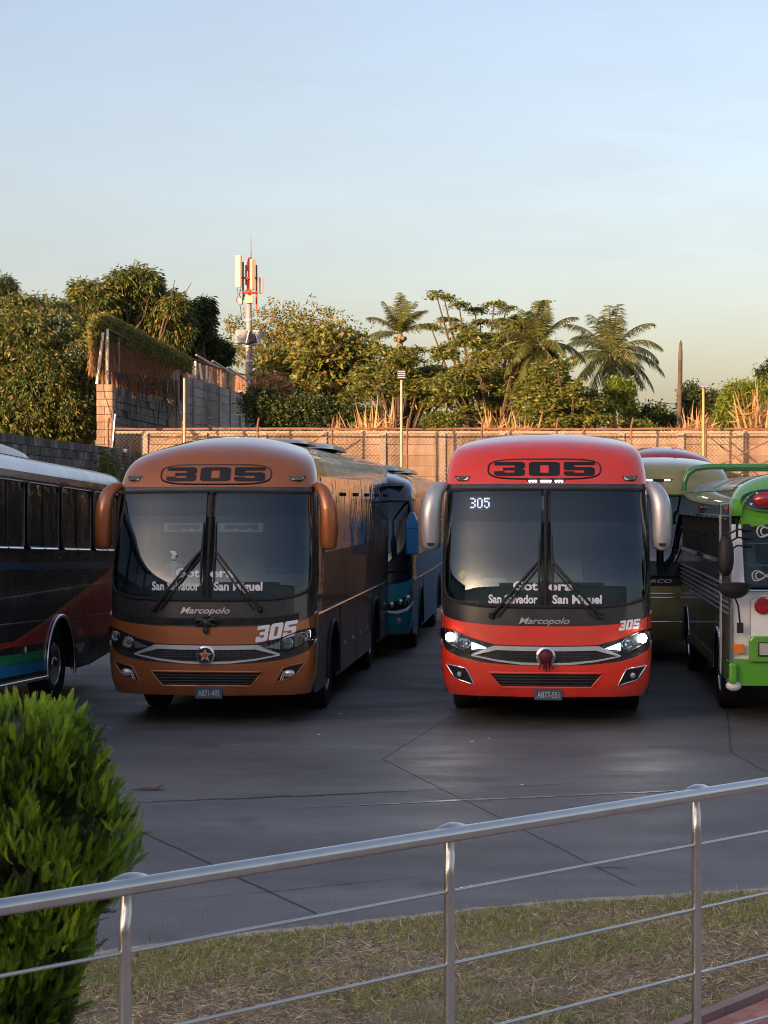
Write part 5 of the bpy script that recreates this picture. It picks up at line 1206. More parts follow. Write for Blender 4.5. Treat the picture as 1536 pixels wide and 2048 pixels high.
# security camera on a stay by the corner, leaning rods
sc_ = empty('security_camera', at(250, 902, 52.5), 0, 'small white security camera with hanging blue cable by the wall corner', 'camera')
MB().box((0, 0, 0), (.10, .16, .09)).build('housing', M['white'], sc_, bevel=.015)
MB().tube([(0, 0, -.05), (-.08, 0, -.11), (-.2, 0, -.15), (-.33, 0, -.11), (-.40, 0, .02), (-.42, 0, .3)], .016, 6).build('cable', mat('teal_cable', (.05, .16, .2), .5), sc_, smooth=60)
MB().tube([(-.45, .1, -1.1), (-.28, .1, 1.0)], .025, 6).build('stay_rod', M['silver'], sc_, smooth=60)
MB().tube([(-.34, .15, -2.2), (-.33, .15, 1.1)], .05, 8).build('stay_post', M['black'], sc_, smooth=60)

# ------------------------------------------------------------------ radio mast
mY = 78
mb = at(498, 830, mY); ms = mY / FPX
mast = empty('radio_mast', (mb.x, mY, 3.8), 0, 'grey radio mast with panel antennas and equipment boxes behind the hillside wall', 'radio mast')
def mp(px, py, dy=0): p = at(px, py, mY); return Vector((p.x - mb.x, dy, p.z - 3.8))
M['antenna'] = mat('sunlit_antenna_cover', (.60, .49, .33), .6, var=.05)  # yellow orange of the low sun is put into the base colour
M['mastgrey'] = mat('mast_grey', (.24, .25, .27), .7, var=.15)
M['mastred'] = mat('mast_red', (.50, .06, .03), .6)
M['boxgrey'] = mat('equipment_grey', (.36, .38, .41), .6, var=.06)
MB().tube([mp(498, 880), mp(498, 690), mp(498, 600)], [.17, .13, .10], 12).build('pole', M['mastgrey'], mast, smooth=60)
MB().tube([mp(499, 600), mp(499, 515)], .07, 8).build('upper_pole', M['mastred'], mast, smooth=60)
MB().tube([mp(502, 522), mp(502, 495), mp(502, 468)], [.022, .014, .006], 6).build('whip_aerial', M['rust'], mast, smooth=60)
def pan(pa, pb, w_, d_, dy, rot, name='panel_antenna', mt='antenna', lab=None):
    c = (mp(*pa) + mp(*pb)) / 2; h = abs(mp(*pa).z - mp(*pb).z)
    return MB().box(c + Vector((0, dy, 0)), (w_, d_, h), Matrix.Rotation(R(rot), 3, 'Z')).build(name, M[mt], mast, bevel=.02, label=lab)
pan((478, 513), (478, 577), .24, .14, -.35, -18); pan((506, 520), (506, 581), .17, .14, -.25, 35); pan((496, 520), (496, 540), .28, .2, .3, 0, 'radio_unit', 'boxgrey')
pan((494, 558), (494, 580), .2, .2, .3, 0, 'radio_unit', 'boxgrey'); pan((522, 553), (522, 586), .10, .30, .1, 20, 'dish_panel', 'boxgrey')
for py in (557, 586): MB().tube([mp(484, py, -.2), mp(516, py, -.1)], .05, 6).build('cross_arm', M['mastred'], mast, smooth=60)
for px_, a, b, mt in ((486, 524, 600, 'black'), (513, 530, 560, 'rust'), (513, 560, 622, 'mastred'), (492, 530, 570, 'mastred')): MB().tube([mp(px_, a), mp(px_, b)], .035, 6).build('stand_off_pipe', M[mt], mast, smooth=60)
pan((499, 592), (499, 607), .30, .25, -.1, 0, 'junction_box', 'antenna'); pan((481, 596), (481, 608), .14, .14, 0, 0, 'cable_unit', 'boxgrey')
MB().tube([mp(474, 577), mp(476, 590), mp(472, 600), mp(480, 610), mp(483, 635)], .018, 5).build('cable', M['black'], mast, smooth=60)
MB().tube([mp(481, 577), mp(478, 590), mp(484, 600), mp(490, 590), mp(485, 585), mp(484, 610)], .03, 5).build('cable', M['black'], mast, smooth=60)
pan((486, 661), (486, 688), .52, .4, -.25, 12, 'equipment_cabinet', 'boxgrey'); pan((514, 662), (514, 691), .40, .4, -.1, -20, 'equipment_cabinet', 'boxgrey')
pan((507, 670), (507, 686), .22, .3, -.3, 0, 'cabinet_door', 'slat')
for a, b in (((500, 664), (494, 688)), ((510, 662), (520, 690))): MB().tube([mp(*a, -.5), mp(*b, -.5)], .03, 5).build('cabinet_strut', M['silver'], mast)
for py in (693, 722, 640): MB().lathe([(.19, -.04), (.19, .04)], mp(498, py), 'z', 12).build('clamp_band', M['silver'], mast)

# ------------------------------------------------------------------ trees and plants
def limbs(root, base, tips, r0, mt, name='trunk', fork=.45, wob=.25, parent=None):
    """a tapered trunk with a limb to each tip"""
    m = MB(); base = Vector(base); cen = sum((Vector(t) for t in tips), Vector()) / len(tips)
    f = base.lerp(cen, fork); f.z = base.z + (cen.z - base.z) * fork
    def seg(a, b, ra, rb, n=5):
        pts = [a.lerp(b, k / n) + Vector([rnd.uniform(-wob, wob) * .3 * (0 < k < n) for _ in range(3)]) for k in range(n + 1)]
        m.tube(pts, [ra + (rb - ra) * k / n for k in range(n + 1)], 7)
    seg(base, f, r0, r0 * .65)
    for t in tips:
        t = Vector(t); mid = f.lerp(t, .45) + Vector((rnd.uniform(-wob, wob), rnd.uniform(-wob, wob), rnd.uniform(0, wob)))
        seg(f, mid, r0 * .5, r0 * .25); seg(mid, t, r0 * .25, r0 * .06)
        for q in range(3): seg(mid.lerp(t, rnd.uniform(.1, .8)), t + Vector([rnd.uniform(-.9, .9) for _ in range(3)]), r0 * .12, r0 * .03, 3)
    return m.build(name, mt, parent or root, smooth=70)
def lobe_points(lobes, n, Y, dens_edge=.65):
    """points in the outer shells of ellipsoid lobes given as photo px ellipses (px, py, rx, ry, dy)"""
    a = np.array([l[2] * l[3] for l in lobes]); pick = RS.choice(len(lobes), n, p=a / a.sum()); out = np.zeros((n, 3)); nor = np.zeros((n, 3))
    k = Y / FPX
    for i, l in enumerate(lobes):
        s_ = pick == i; c = int(s_.sum()); d = unit(RS.normal(size=(c, 3))); r = dens_edge + (1 - dens_edge) * RS.rand(c, 1) ** .6
        r *= 1 + .10 * np.sin(d[:, :1] * 7 + i) * np.cos(d[:, 2:3] * 9 + i * 2)
        P = at(l[0], l[1], Y); rad = np.array([l[2] * k, (l[2] + l[3]) / 2 * k, l[3] * k])
        out[s_] = np.array([P.x, Y + (l[4] if len(l) > 4 else 0), P.z]) + d * r * rad; nor[s_] = d
    return out, nor
M['mango'] = leafmat('mango_leaf', [(0, (.035, .065, .018)), (.4, (.055, .095, .022)), (.72, (.12, .15, .032)), (.92, (.22, .20, .045)), (.985, (.24, .13, .04)), (1, (.28, .12, .05))], .25)
M['bushy'] = leafmat('feathery_leaf', [(0, (.07, .11, .02)), (.5, (.13, .17, .032)), (.85, (.22, .23, .05)), (1, (.32, .26, .08))], .42)
M['sparse'] = leafmat('drying_leaf', [(0, (.09, .14, .025)), (.4, (.15, .19, .04)), (.75, (.23, .22, .06)), (.94, (.28, .20, .07)), (1, (.34, .20, .11))], .35)
M['deep'] = leafmat('deep_green_leaf', [(0, (.025, .045, .015)), (.6, (.045, .07, .02)), (1, (.08, .10, .03))], .25)
M['lime'] = leafmat('lime_leaf', [(0, (.10, .17, .02)), (.6, (.16, .23, .03)), (1, (.25, .27, .05))], .4)
M['palmleaf'] = leafmat('palm_leaflet', [(0, (.06, .085, .025)), (.6, (.11, .14, .04)), (.9, (.22, .20, .06)), (1, (.32, .25, .09))], .35, .4)
M['drygrass'] = leafmat('dry_reed', [(0, (.34, .20, .09)), (.5, (.48, .30, .14)), (1, (.58, .40, .22))], .3)
M['creeper'] = leafmat('creeper_leaf', [(0, (.12, .17, .03)), (.5, (.22, .23, .05)), (1, (.32, .24, .08))], .5)
M['creeperdry'] = leafmat('dry_creeper', [(0, (.24, .14, .06)), (.6, (.36, .21, .09)), (1, (.46, .29, .14))], .4)

def mango(label, lobes, Y, n, base, leafL=.20, mt='mango', group='trees on the bank beyond the walls', trunk_r=.35, droop=.9, clump=14, name='mango_tree', W=.055, spread=.20, bark='bark'):
    r = empty(name, (base[0], base[1], base[2]), 0, label, 'tree', group); o = Vector(base)
    P, N_ = lobe_points(lobes, n // clump, Y)
    C = np.repeat(P, clump, 0); d = RS.normal(size=C.shape); D = unit(d); C = C + D * RS.rand(len(C), 1) * spread
    D = D * .8 + np.array([0, 0, -droop]); D += np.repeat(N_, clump, 0) * .3
    V, Q = leaves(C - np.array(o), D, leafL * (.7 + .6 * RS.rand(len(C))), W * (.7 + .6 * RS.rand(len(C))))
    tips = [at(l[0], l[1], Y) + Vector((0, l[4] if len(l) > 4 else 0, 0)) - o for l in lobes]
    limbs(r, (0, 0, 0), tips, trunk_r, M[bark], parent=r)
    np_mesh('crown', V, Q, M[mt], r)
    return r
g1 = at(40, 900, 64)
# big mango trees at left: lobes traced as clumps with depth offsets
mango('broad mango tree with golden lit foliage filling the left edge', [(20, 640, 62, 60, 1), (-30, 700, 90, 90), (60, 700, 75, 70, -1.5), (110, 640, 45, 45), (20, 780, 80, 80, -1.5), (100, 780, 70, 70, -2), (70, 850, 80, 50, -2.3), (150, 830, 45, 60, -2), (160, 730, 45, 70, -1.0), (180, 790, 34, 60, -1), (185, 850, 30, 40, -1), (-20, 860, 70, 60, -2), (10, 605, 35, 30, 2), (60, 605, 30, 22, 1)], 62, 62000, (at(40, 900, 62).x, 62, 3.6), .17, W=.05)
mango('tall dark mango tree rising behind the creeper screen', [(190, 610, 55, 48), (250, 600, 60, 50, 1), (280, 565, 42, 34, .5), (320, 620, 55, 45, 1), (210, 660, 60, 50, 1), (300, 680, 60, 50, 2.0), (350, 650, 35, 45, 1), (160, 580, 25, 25, .5), (240, 560, 25, 20), (350, 610, 22, 20)], 70, 46000, (at(270, 900, 70).x, 70, 3.8), .19, W=.05)
mango('narrow dark mango tree with ragged head right of the tall one', [(400, 640, 30, 42), (395, 690, 36, 36, 1), (430, 700, 26, 30, 2), (380, 660, 22, 22), (412, 612, 16, 16)], 74, 16000, (at(400, 900, 74).x, 74, 3.8), .17, mt='deep', W=.05)
mango('pale distant treetop showing at the far left edge', [(5, 575, 26, 26), (-30, 600, 40, 30)], 82, 6000, (at(0, 900, 82).x, 82, 4), .2, mt='deep')

mango('mango tree standing outside the left edge of the photo, nearest to it', [(-160, 680, 90, 90), (-230, 740, 90, 90, 1), (-150, 800, 90, 80), (-240, 830, 90, 70), (-190, 620, 60, 50)], 64, 24000, (at(-180, 900, 64).x, 64, 3.6), .2, W=.06)
mango('mango tree standing farther outside the left edge of the photo', [(-420, 700, 110, 90), (-520, 760, 100, 90, 1), (-400, 810, 110, 80), (-520, 850, 90, 60)], 68, 20000, (at(-450, 900, 68).x, 68, 3.6), .22, W=.07)
def airy(label, base, tips, Y, n_leaf, L, W, mt, r0=.14, name='sparse_tree', clump=9, sp=.5, flat=1.0, bark='palebark', group='trees on the bank beyond the walls', sub=5, wob=.3):
    """open tree: branches to tips, leaf sprays at twig ends; sky shows through"""
    r = empty(name, base, 0, label, 'tree', group); b = Vector(base); tl = [at(t[0], t[1], Y) + Vector((0, (t[2] if len(t) > 2 else rnd.uniform(-1, 1)), 0)) - b for t in tips]
    m = MB(); ends = []
    groups = {}
    cen = sum(tl, Vector()) / len(tl); f = cen * .35; f.z = cen.z * .38
    m.tube([Vector((0, 0, 0)), f * .5 + Vector((.1, 0, 0)), f], [r0, r0 * .8, r0 * .7], 7)
    for t in tl:
        mid = f.lerp(t, .5) + Vector((rnd.uniform(-wob, wob), rnd.uniform(-wob, wob), rnd.uniform(0, wob)))
        m.tube([f, f.lerp(mid, .5) + Vector((rnd.uniform(-.1, .1), 0, rnd.uniform(0, .1))), mid, mid.lerp(t, .5) + Vector((rnd.uniform(-.12, .12), 0, .05)), t], [r0 * .45, r0 * .33, r0 * .22, r0 * .14, r0 * .06], 5)
        for q in range(sub):
            s0 = mid.lerp(t, rnd.uniform(.2, 1)); e = s0 + Vector((rnd.uniform(-1, 1) * sp * 1.3, rnd.uniform(-1, 1) * sp, rnd.uniform(-.5, 1) * sp * flat)); m.tube([s0, s0.lerp(e, .5) + Vector((0, 0, .04)), e], [r0 * .1, r0 * .07, r0 * .03], 3); ends.append(e)
        ends.append(t)
    m.build('trunk', M[bark], r, smooth=70)
    E = np.array([tuple(e) for e in ends]); k = max(1, n_leaf // (len(E) * clump))
    C = np.repeat(E, k, 0) + RS.normal(size=(len(E) * k, 3)) * np.array([.55, .5, .30 * flat]) * sp; C = np.repeat(C, clump, 0); D = RS.normal(size=C.shape) * np.array([1, 1, .55 * flat + .1]) + np.array([0, 0, -.25]); C = C + unit(D) * .06
    V, Q = leaves(C, D, L * (.6 + .8 * RS.rand(len(C))), W * (.6 + .8 * RS.rand(len(C))))
    np_mesh('crown', V, Q, M[mt], r); return r
airy('open tree with thin pinkish autumn leaves behind the radio mast', (at(570, 860, 84).x, 84, 4), [(460, 650), (480, 690), (520, 640), (545, 622), (570, 640), (600, 628), (630, 622), (655, 618), (690, 640), (710, 665), (590, 680), (640, 670), (540, 690), (500, 720), (680, 700), (620, 650), (560, 660)], 84, 15000, .12, .07, 'sparse', .3, sp=.75, sub=8)
airy('thicket tree with large yellow green leaves right of the mast', (at(600, 860, 70).x, 70, 3.8), [(540, 770), (530, 720), (570, 740), (600, 700), (640, 720), (660, 760), (620, 780), (700, 720), (720, 770), (680, 800), (560, 800), (740, 740), (660, 690), (590, 760), (700, 680), (630, 740), (720, 700)], 70, 17000, .20, .12, 'sparse', .2, sp=.55, name='thicket_tree')
# feathery layered trees in the middle
def layered(label, base, tiers, Y, n, mt='bushy', group='trees on the bank beyond the walls', jit=.6, lf=.15):
    """flat tiers of small leaflets on spreading boughs (px, py, half width px)"""
    r = empty('spreading_tree', base, 0, label, 'tree', group); b = Vector(base); m = MB(); k = Y / FPX; pts = []
    tot = sum(t[2] for t in tiers)
    for (px_, py_, hwp) in tiers:
        dy = rnd.uniform(-1.8, 1.6); c = at(px_, py_, Y) + Vector((0, dy, 0)) - b
        root_ = Vector((c.x * .3, c.y * .3, max(.2, c.z * .35)))
        m.tube([Vector((0, 0, 0)), root_, root_.lerp(c, .5) + Vector((0, 0, .1)), c], [.10, .07, .045, .02], 5)
        nb_ = int(5 + hwp / 9)
        nb_ = int(nb_ * 1.3)
        for q in range(nb_):
            a = rnd.uniform(0, 2 * math.pi); rr = hwp * k * rnd.uniform(.2, 1.15)
            e = c + Vector((math.cos(a) * rr, math.sin(a) * rr * .8, rnd.uniform(-.28, .34) * jit - .22 * (rr / (hwp * k)) ** 2))
            m.tube([c.lerp(e, .05), c.lerp(e, .5) + Vector((0, 0, .05)), e], [.02, .013, .005], 3)
            nn = int(n * hwp / tot / nb_); t = RS.rand(nn) ** .7
            P = np.array(c)[None] * (1 - t[:, None]) + np.array(e)[None] * t[:, None]; P[:, 2] += .05 * np.sin(t * 3.14) + RS.normal(size=nn) * .05 * jit; P[:, :2] += RS.normal(size=(nn, 2)) * .12
            pts.append(P)
    m.build('trunk', M['bark'], r, smooth=70)
    C = np.concatenate(pts); D = RS.normal(size=C.shape) * np.array([1, 1, .3]) + np.array([0, 0, -.35])
    V, Q = leaves(C, D, lf * (.5 + .9 * RS.rand(len(C))), lf * .38 * (.6 + .8 * RS.rand(len(C)))); np_mesh('crown', V, Q, M[mt], r); return r
def rt(x0, x1, y0, y1, n, h0, h1, edge=None):
    o = []
    while len(o) < n:
        x, y = rnd.uniform(x0, x1), rnd.uniform(y0, y1)
        if edge and not edge(x, y): continue
        o.append((x, y, rnd.uniform(h0, h1)))
    return o
layered('dense feathery tree in layers behind the floodlight pole', (at(800, 860, 62).x, 62, 3.7), rt(715, 900, 665, 850, 52, 24, 46, lambda x, y: y > 690 - (x - 715) * .12), 62, 24000)
layered('broad layered feathery tree left of the palms', (at(985, 860, 60).x, 60, 3.7), rt(880, 1110, 650, 850, 64, 24, 48, lambda x, y: y > 655 and (x < 1070 or y > 690)), 60, 30000)
layered('slender open tree spreading over the top of the thicket', (at(960, 800, 66).x, 66, 3.7), [(885, 600, 26), (915, 615, 30), (870, 590, 14), (950, 620, 30), (985, 612, 24), (900, 635, 34), (1015, 610, 20), (1040, 625, 26), (960, 645, 36), (1000, 650, 34), (1080, 612, 18), (860, 650, 28), (920, 660, 36), (1060, 650, 26)], 66, 5200, 'bushy', jit=.2, lf=.12)
layered('low feathery tree at the foot of the two palms', (at(1140, 860, 57.6).x, 57.6, 3.7), rt(1050, 1195, 725, 850, 40, 22, 40, lambda x, y: y > 720 + max(0, x - 1120) * .9), 57.6, 19000)

def palm(label, crown, Y, base_px, fr, L, seed, tr=.16):
    q = random.Random(seed); c = at(*crown, Y); b = at(base_px, 880, Y); z0 = 3.6
    r = empty('coconut_palm', (b.x, Y, z0), 0, label, 'palm tree', 'coconut palms beyond the wall'); o = Vector((b.x, Y, z0)); cc = c - o
    m = MB(); n = 22; m.tube([Vector((cc.x * (k / n) ** 1.6, 0, cc.z * k / n)) for k in range(n + 1)], [tr * (1.15 - .45 * k / n) * (1 + .07 * (k % 2)) for k in range(n + 1)], 9); m.build('trunk', M['palebark'], r, smooth=50)
    Vs, Qs = [], []
    for az, el, ln, sag in fr:
        az, el = R(az), R(el); d = Vector((math.cos(az) * math.cos(el), math.sin(az) * math.cos(el), math.sin(el))); pts = []; p = cc.copy(); N = 22; st = ln * L / N
        for k in range(N + 1):
            pts.append(p.copy()); d = (d + Vector((0, 0, -sag * .075 * (.4 + k / N)))).normalized(); p = p + d * st
        fm = MB().tube(pts, [.032 * (1 - .85 * k / N) + .003 for k in range(N + 1)], 5)
        V = [tuple(v) for v in fm.v]; F = list(fm.f)
        side0 = Vector((-math.sin(az), math.cos(az), 0))
        for k in range(3, N + 1):
            for h in range(3):
                if k == N and h: continue
                pp = pts[k] if h == 0 else pts[k].lerp(pts[min(k + 1, N)], h / 3); t = (pts[min(k + 1, N)] - pts[k - 1]).normalized(); s_ = (t.cross(Vector((0, 0, 1)))); s_ = s_.normalized() if s_.length > .05 else side0
                w_ = L * .25 * math.sin(math.pi * (.12 + .80 * k / N)) ** .7
                for sg in (-1, 1):
                    dd = (s_ * sg * q.uniform(.7, 1.0) + t * .55 + Vector((0, 0, -q.uniform(.25, .85)))).normalized(); ll = w_ * q.uniform(.75, 1.1); nn = dd.cross(t).normalized(); tt = dd.cross(nn).normalized()
                    a = pp; mid = a + dd * ll * .5; e = a + dd * ll + Vector((0, 0, -.12 * ll)); i = len(V)
                    V += [tuple(a - tt * .008), tuple(mid - tt * .013), tuple(e), tuple(mid + tt * .013), tuple(a + tt * .008)]; F += [(i, i + 1, i + 3, i + 4), (i + 1, i + 2, i + 3)]
        me = bpy.data.meshes.new('frond'); me.from_pydata(V, [], F); me.materials.append(M['palmleaf']); fo = bpy.data.objects.new('frond', me); COL.objects.link(fo); fo.parent = r
    for k in range(7):
        a = k * .9; MB().ball(cc + Vector((math.cos(a) * .20, math.sin(a) * .20, -.18 - .05 * (k % 3))), (.075, .075, .09), 8, 6).build('coconut', M['coconut'], r, smooth=80)
    return r
M['coconut'] = mat('coconut_husk', (.22, .13, .04), .6, col2=(.12, .10, .03), vscale=8)
fr_full = [(0, 12, 1.0, 1.0), (22, 30, 1.0, 1.1), (160, 20, 1.0, 1.0), (185, 8, 1.05, 1.1), (200, 38, .95, 1.0), (340, 40, .95, 1.1), (90, 75, .9, .5), (70, 62, .95, .7), (120, 66, .95, .8), (250, 60, .9, .8), (280, 70, .9, .6), (300, 20, .95, 1.2), (235, 15, .95, 1.2), (355, -12, .95, 1.0), (190, -15, .95, 1.0), (260, -30, .8, .8), (280, -50, .75, .4), (320, -35, .85, .9), (215, -40, .85, .8), (60, 10, .9, 1.0), (120, 5, .9, 1.0), (140, 48, .9, .9), (10, 58, .95, .9), (30, -10, .9, 1.0), (90, -30, .8, .7), (170, 55, .95, .8)]
palm('full coconut palm standing clear of the trees against the sky', (1222, 708), 66, 1225, fr_full, 2.05, 3)
palm('coconut palm half hidden by the layered tree, just left of the full palm', (1078, 688), 58.5, 1090, [f for i, f in enumerate(fr_full) if i not in (1, 5, 13)], 1.6, 5)
palm('coconut palm whose head alone shows above the middle trees', (800, 668), 76, 800, [(0, 40, .9, 1), (180, 20, 1, 1), (170, 50, .9, .8), (90, 80, 1, .4), (70, 66, 1, .6), (110, 62, 1, .7), (200, 8, 1.05, 1), (20, 60, .9, .8), (280, 75, .9, .5), (250, 50, .9, .9), (310, 55, .9, .8), (150, 70, .9, .6), (35, 70, .9, .6)], 1.7, 9)

# bushes, bamboo-like thicket, reeds
def bush(label, lobes, Y, n, mt, L=.12, W=.05, cat='bush', name='bush', zb=3.6):
    P0_ = at(lobes[0][0], 870, Y); r = empty(name, (P0_.x, Y, zb), 0, label, cat, 'bushes along the top of the panel wall')
    P, N_ = lobe_points(lobes, n // 7, Y, .3); C = np.repeat(P, 7, 0) + RS.normal(size=(n // 7 * 7, 3)) * .08; D = RS.normal(size=C.shape) + np.array([0, 0, .1])
    V, Q = leaves(C - np.array((P0_.x, Y, zb)), D, L * (.6 + .8 * RS.rand(len(C))), W * (.6 + .8 * RS.rand(len(C)))); np_mesh('foliage', V, Q, M[mt], r)
    m = MB()
    for l in lobes:
        for q in range(4):
            e = at(l[0] + rnd.uniform(-.6, .6) * l[2], l[1] - rnd.uniform(0, .6) * l[3], Y) - Vector((P0_.x, Y, zb)); m.tube([(e.x * .6, 0, -.2), (e.x * .85, rnd.uniform(-.1, .1), e.z * .5), e], [.025, .016, .005], 4)
    m.build('stem', M['palebark'], r, smooth=70); return r
bush('dark green scrub below the yellow leaved thicket', [(560, 830, 60, 36), (620, 825, 60, 38), (690, 835, 50, 30), (520, 810, 40, 40), (740, 838, 40, 26)], 61, 16000, 'deep')
bush('brown withered scrub at the foot of the radio mast', [(545, 780, 40, 30), (520, 790, 24, 24)], 64, 5000, 'creeperdry')
bush('lime green young tree in front of the full palm trunk', [(1240, 780, 30, 24), (1225, 800, 18, 16), (1258, 815, 16, 20), (1200, 820, 24, 22)], 60, 5200, 'lime', .14, .045)
bush('dark low bush between the full palm and the bare trunk', [(1310, 835, 30, 26), (1285, 845, 26, 20), (1340, 850, 20, 18), (1270, 850, 30, 16)], 60.5, 6500, 'deep')
bush('small leafy sapling behind the solar lamp', [(1385, 790, 26, 24), (1400, 815, 30, 28), (1420, 800, 20, 20), (1375, 830, 24, 26), (1430, 835, 28, 26)], 63, 6000, 'deep')
bush('bright lime bamboo thicket at the right edge', [(1470, 800, 34, 34), (1500, 790, 30, 30), (1480, 840, 44, 36), (1525, 830, 40, 40), (1450, 840, 26, 30), (1545, 790, 30, 30)], 60, 15000, 'lime', .16, .04)
bush('dark tree crown cut by the right edge above the bamboo', [(1535, 770, 24, 30), (1560, 740, 30, 30), (1525, 745, 12, 10)], 66, 5000, 'deep')
bush('small sunlit green bush at the foot of the reeds, centre', [(880, 845, 40, 16), (1110, 850, 50, 14), (1275, 858, 40, 12)], 57, 5000, 'bushy')

def reeds(label, x0, x1, Y, n, hmin, hmax, mt='drygrass', name='reed_clump'):
    a = at(x0, 870, Y); b = at(x1, 870, Y); C = np.zeros((n, 3)); C[:, 0] = a.x + (b.x - a.x) * np.clip(RS.beta(2, 2, n), 0, 1); C[:, 1] = Y - .5 + RS.normal(size=n) * .2; C[:, 2] = 3.6 + RS.rand(n) * .5
    D = RS.normal(size=(n, 3)) * np.array([.20, .2, 0]) + np.array([0, 0, 1]); H = 1.2 * (hmin + (hmax - hmin) * RS.rand(n))
    V, Q = leaves(C, D, H, .055 * (.6 + RS.rand(n)), .0); D2 = RS.normal(size=(n * 2, 3)) * np.array([1, 1, .5]) + np.array([0, 0, .55]); C2 = np.repeat(C + unit(D) * H[:, None] * .55, 2, 0); V2, Q2 = leaves(C2, D2, .5, .045)
    V, Q = join([(V, Q), (V2, Q2)]); o = np_mesh(name, V, Q, M[mt]); return tag(o, label, 'reeds', 'dry reeds along the panel wall', 'stuff')
for i, (x0, x1, n, h0, h1, d_) in enumerate(((715, 800, 110, .7, 1.6, 'tallest dry reed clump left of the floodlight pole'), (655, 700, 30, .5, 1.2, 'thin dry reeds over the copper coach roof'), (955, 1010, 60, .7, 1.5, 'dry reeds above the left shoulder of the red coach'), (1015, 1065, 60, .7, 1.5, 'dry reeds above the middle of the red coach'), (1120, 1180, 130, .5, 1.0, 'bushy orange reeds right of the layered tree'), (1170, 1240, 80, .5, 1.1, 'orange reeds at the foot of the full palm'), (1320, 1360, 40, .5, 1.0, 'short reeds left of the bare trunk foot'), (1365, 1410, 110, .8, 1.5, 'thick orange reed clump behind the solar lamp pole'), (1418, 1450, 40, .5, 1.0, 'sparse reeds right of the solar lamp pole'), (1480, 1536, 60, 1.2, 2.2, 'tall dry reeds among the lime bamboo'), (560, 620, 26, .4, .9, 'few dry stalks beside the old wall foot'), (880, 940, 34, .4, .9, 'low dry stalks between the pole and red coach'))):
    reeds(d_, x0, x1, 56.6 + (i % 3) * .4, n, h0, h1)
reeds('grey weeds at the foot of the pale hillside panels', 240, 520, 57.5, 160, .3, .8, 'creeper', 'weeds')

# creeper over the wire screen
def creeper():
    r = empty('creeper', at(215, 700, 56), 0, 'green and brown creeper draped over the wire screen on the old wall', 'climbing plant'); o = np.array(r.location); C = []; D = []; n = 26000
    t = RS.rand(n); lump = .5 + .5 * np.sin(t * 9)
    px_ = 180 + 200 * t; Y = 55.6 + 6 * t; ytop = np.where(t < .15, 648 - 20 * np.sin(t / .15 * 1.57), 628 + 90 * (t - .15) / .85); th = 52 - 26 * t
    py_ = ytop + th * RS.rand(n) ** 1.3 + RS.normal(size=n) * 3; dep = RS.normal(size=n) * .35
    Pz = CAMH + (HORIZ - py_) / FPX * Y; Px = (px_ - 768) / FPX * Y; C1 = np.stack([Px, Y + dep, Pz], 1); D1 = RS.normal(size=(n, 3)) * .5 + np.array([.3, -.3, -.8])
    V, Q = leaves(C1 - o, D1, .11 * (.6 + .8 * RS.rand(n)), .035); np_mesh('foliage', V, Q, M['creeper'], r)
    n = 15000; t = RS.rand(n); px_ = 180 + 190 * t; Y = 55.6 + 5.5 * t; y0_ = 665 + 55 * t; y1_ = np.where(t < .13, 740, 775 + 18 * t)
    py_ = y0_ + (y1_ - y0_) * RS.rand(n) ** 1.2; C1 = np.stack([(px_ - 768) / FPX * Y, Y + RS.normal(size=n) * .16 - .1, CAMH + (HORIZ - py_) / FPX * Y], 1)
    V, Q = leaves(C1 - o, RS.normal(size=(n, 3)) * .16 + np.array([0, 0, -1]), .22 * (.6 + .8 * RS.rand(n)), .018); np_mesh('dry_strands', V, Q, M['creeperdry'], r)
    m = MB()
    for k in range(46):
        t = rnd.random(); Yk = 55.4 + 5 * t; x_ = 200 + 155 * t; y_ = 740 + 20 * t; a = at(x_, y_, Yk - .15); m.tube([a, a + Vector((rnd.uniform(-.15, .15), 0, -.6)), a + Vector((rnd.uniform(-.3, .3), -.05, -rnd.uniform(.9, 1.7)))], [.02, .014, .006], 4)
    mo = m.build('hanging_root', M['bark'], None, kind='stuff'); mo.parent = r; mo.matrix_parent_inverse = Matrix.Translation(-Vector(r.location)); return r
creeper()
n = 5200; t = RS.rand(n); PX = 110 + 120 * RS.rand(n)
# plants hanging over the dark block wall
r = empty('climbing_plant', (-7.3, 50.5, 3.6), 0, 'green creeper hanging over the dark block wall below the mango', 'climbing plant')
C = np.stack([RS.normal(size=1600) * .10, RS.normal(size=1600) * 1.0, -RS.rand(1600) * 1.1 + .6 * RS.rand(1600)], 1); V, Q = leaves(C + np.array([.12, 0, 0]), RS.normal(size=(1600, 3)) + np.array([.3, 0, -.5]), .12, .06); np_mesh('foliage', V, Q, M['bushy'], r)
C = np.stack([RS.normal(size=900) * .08, RS.normal(size=900) * .5 + 2.4, -RS.rand(900) * .8 + .1], 1); V, Q = leaves(C + np.array([.3, 0, -.2]), RS.normal(size=(900, 3)) + np.array([.3, 0, -.5]), .10, .05); np_mesh('foliage', V, Q, M['creeper'], r)

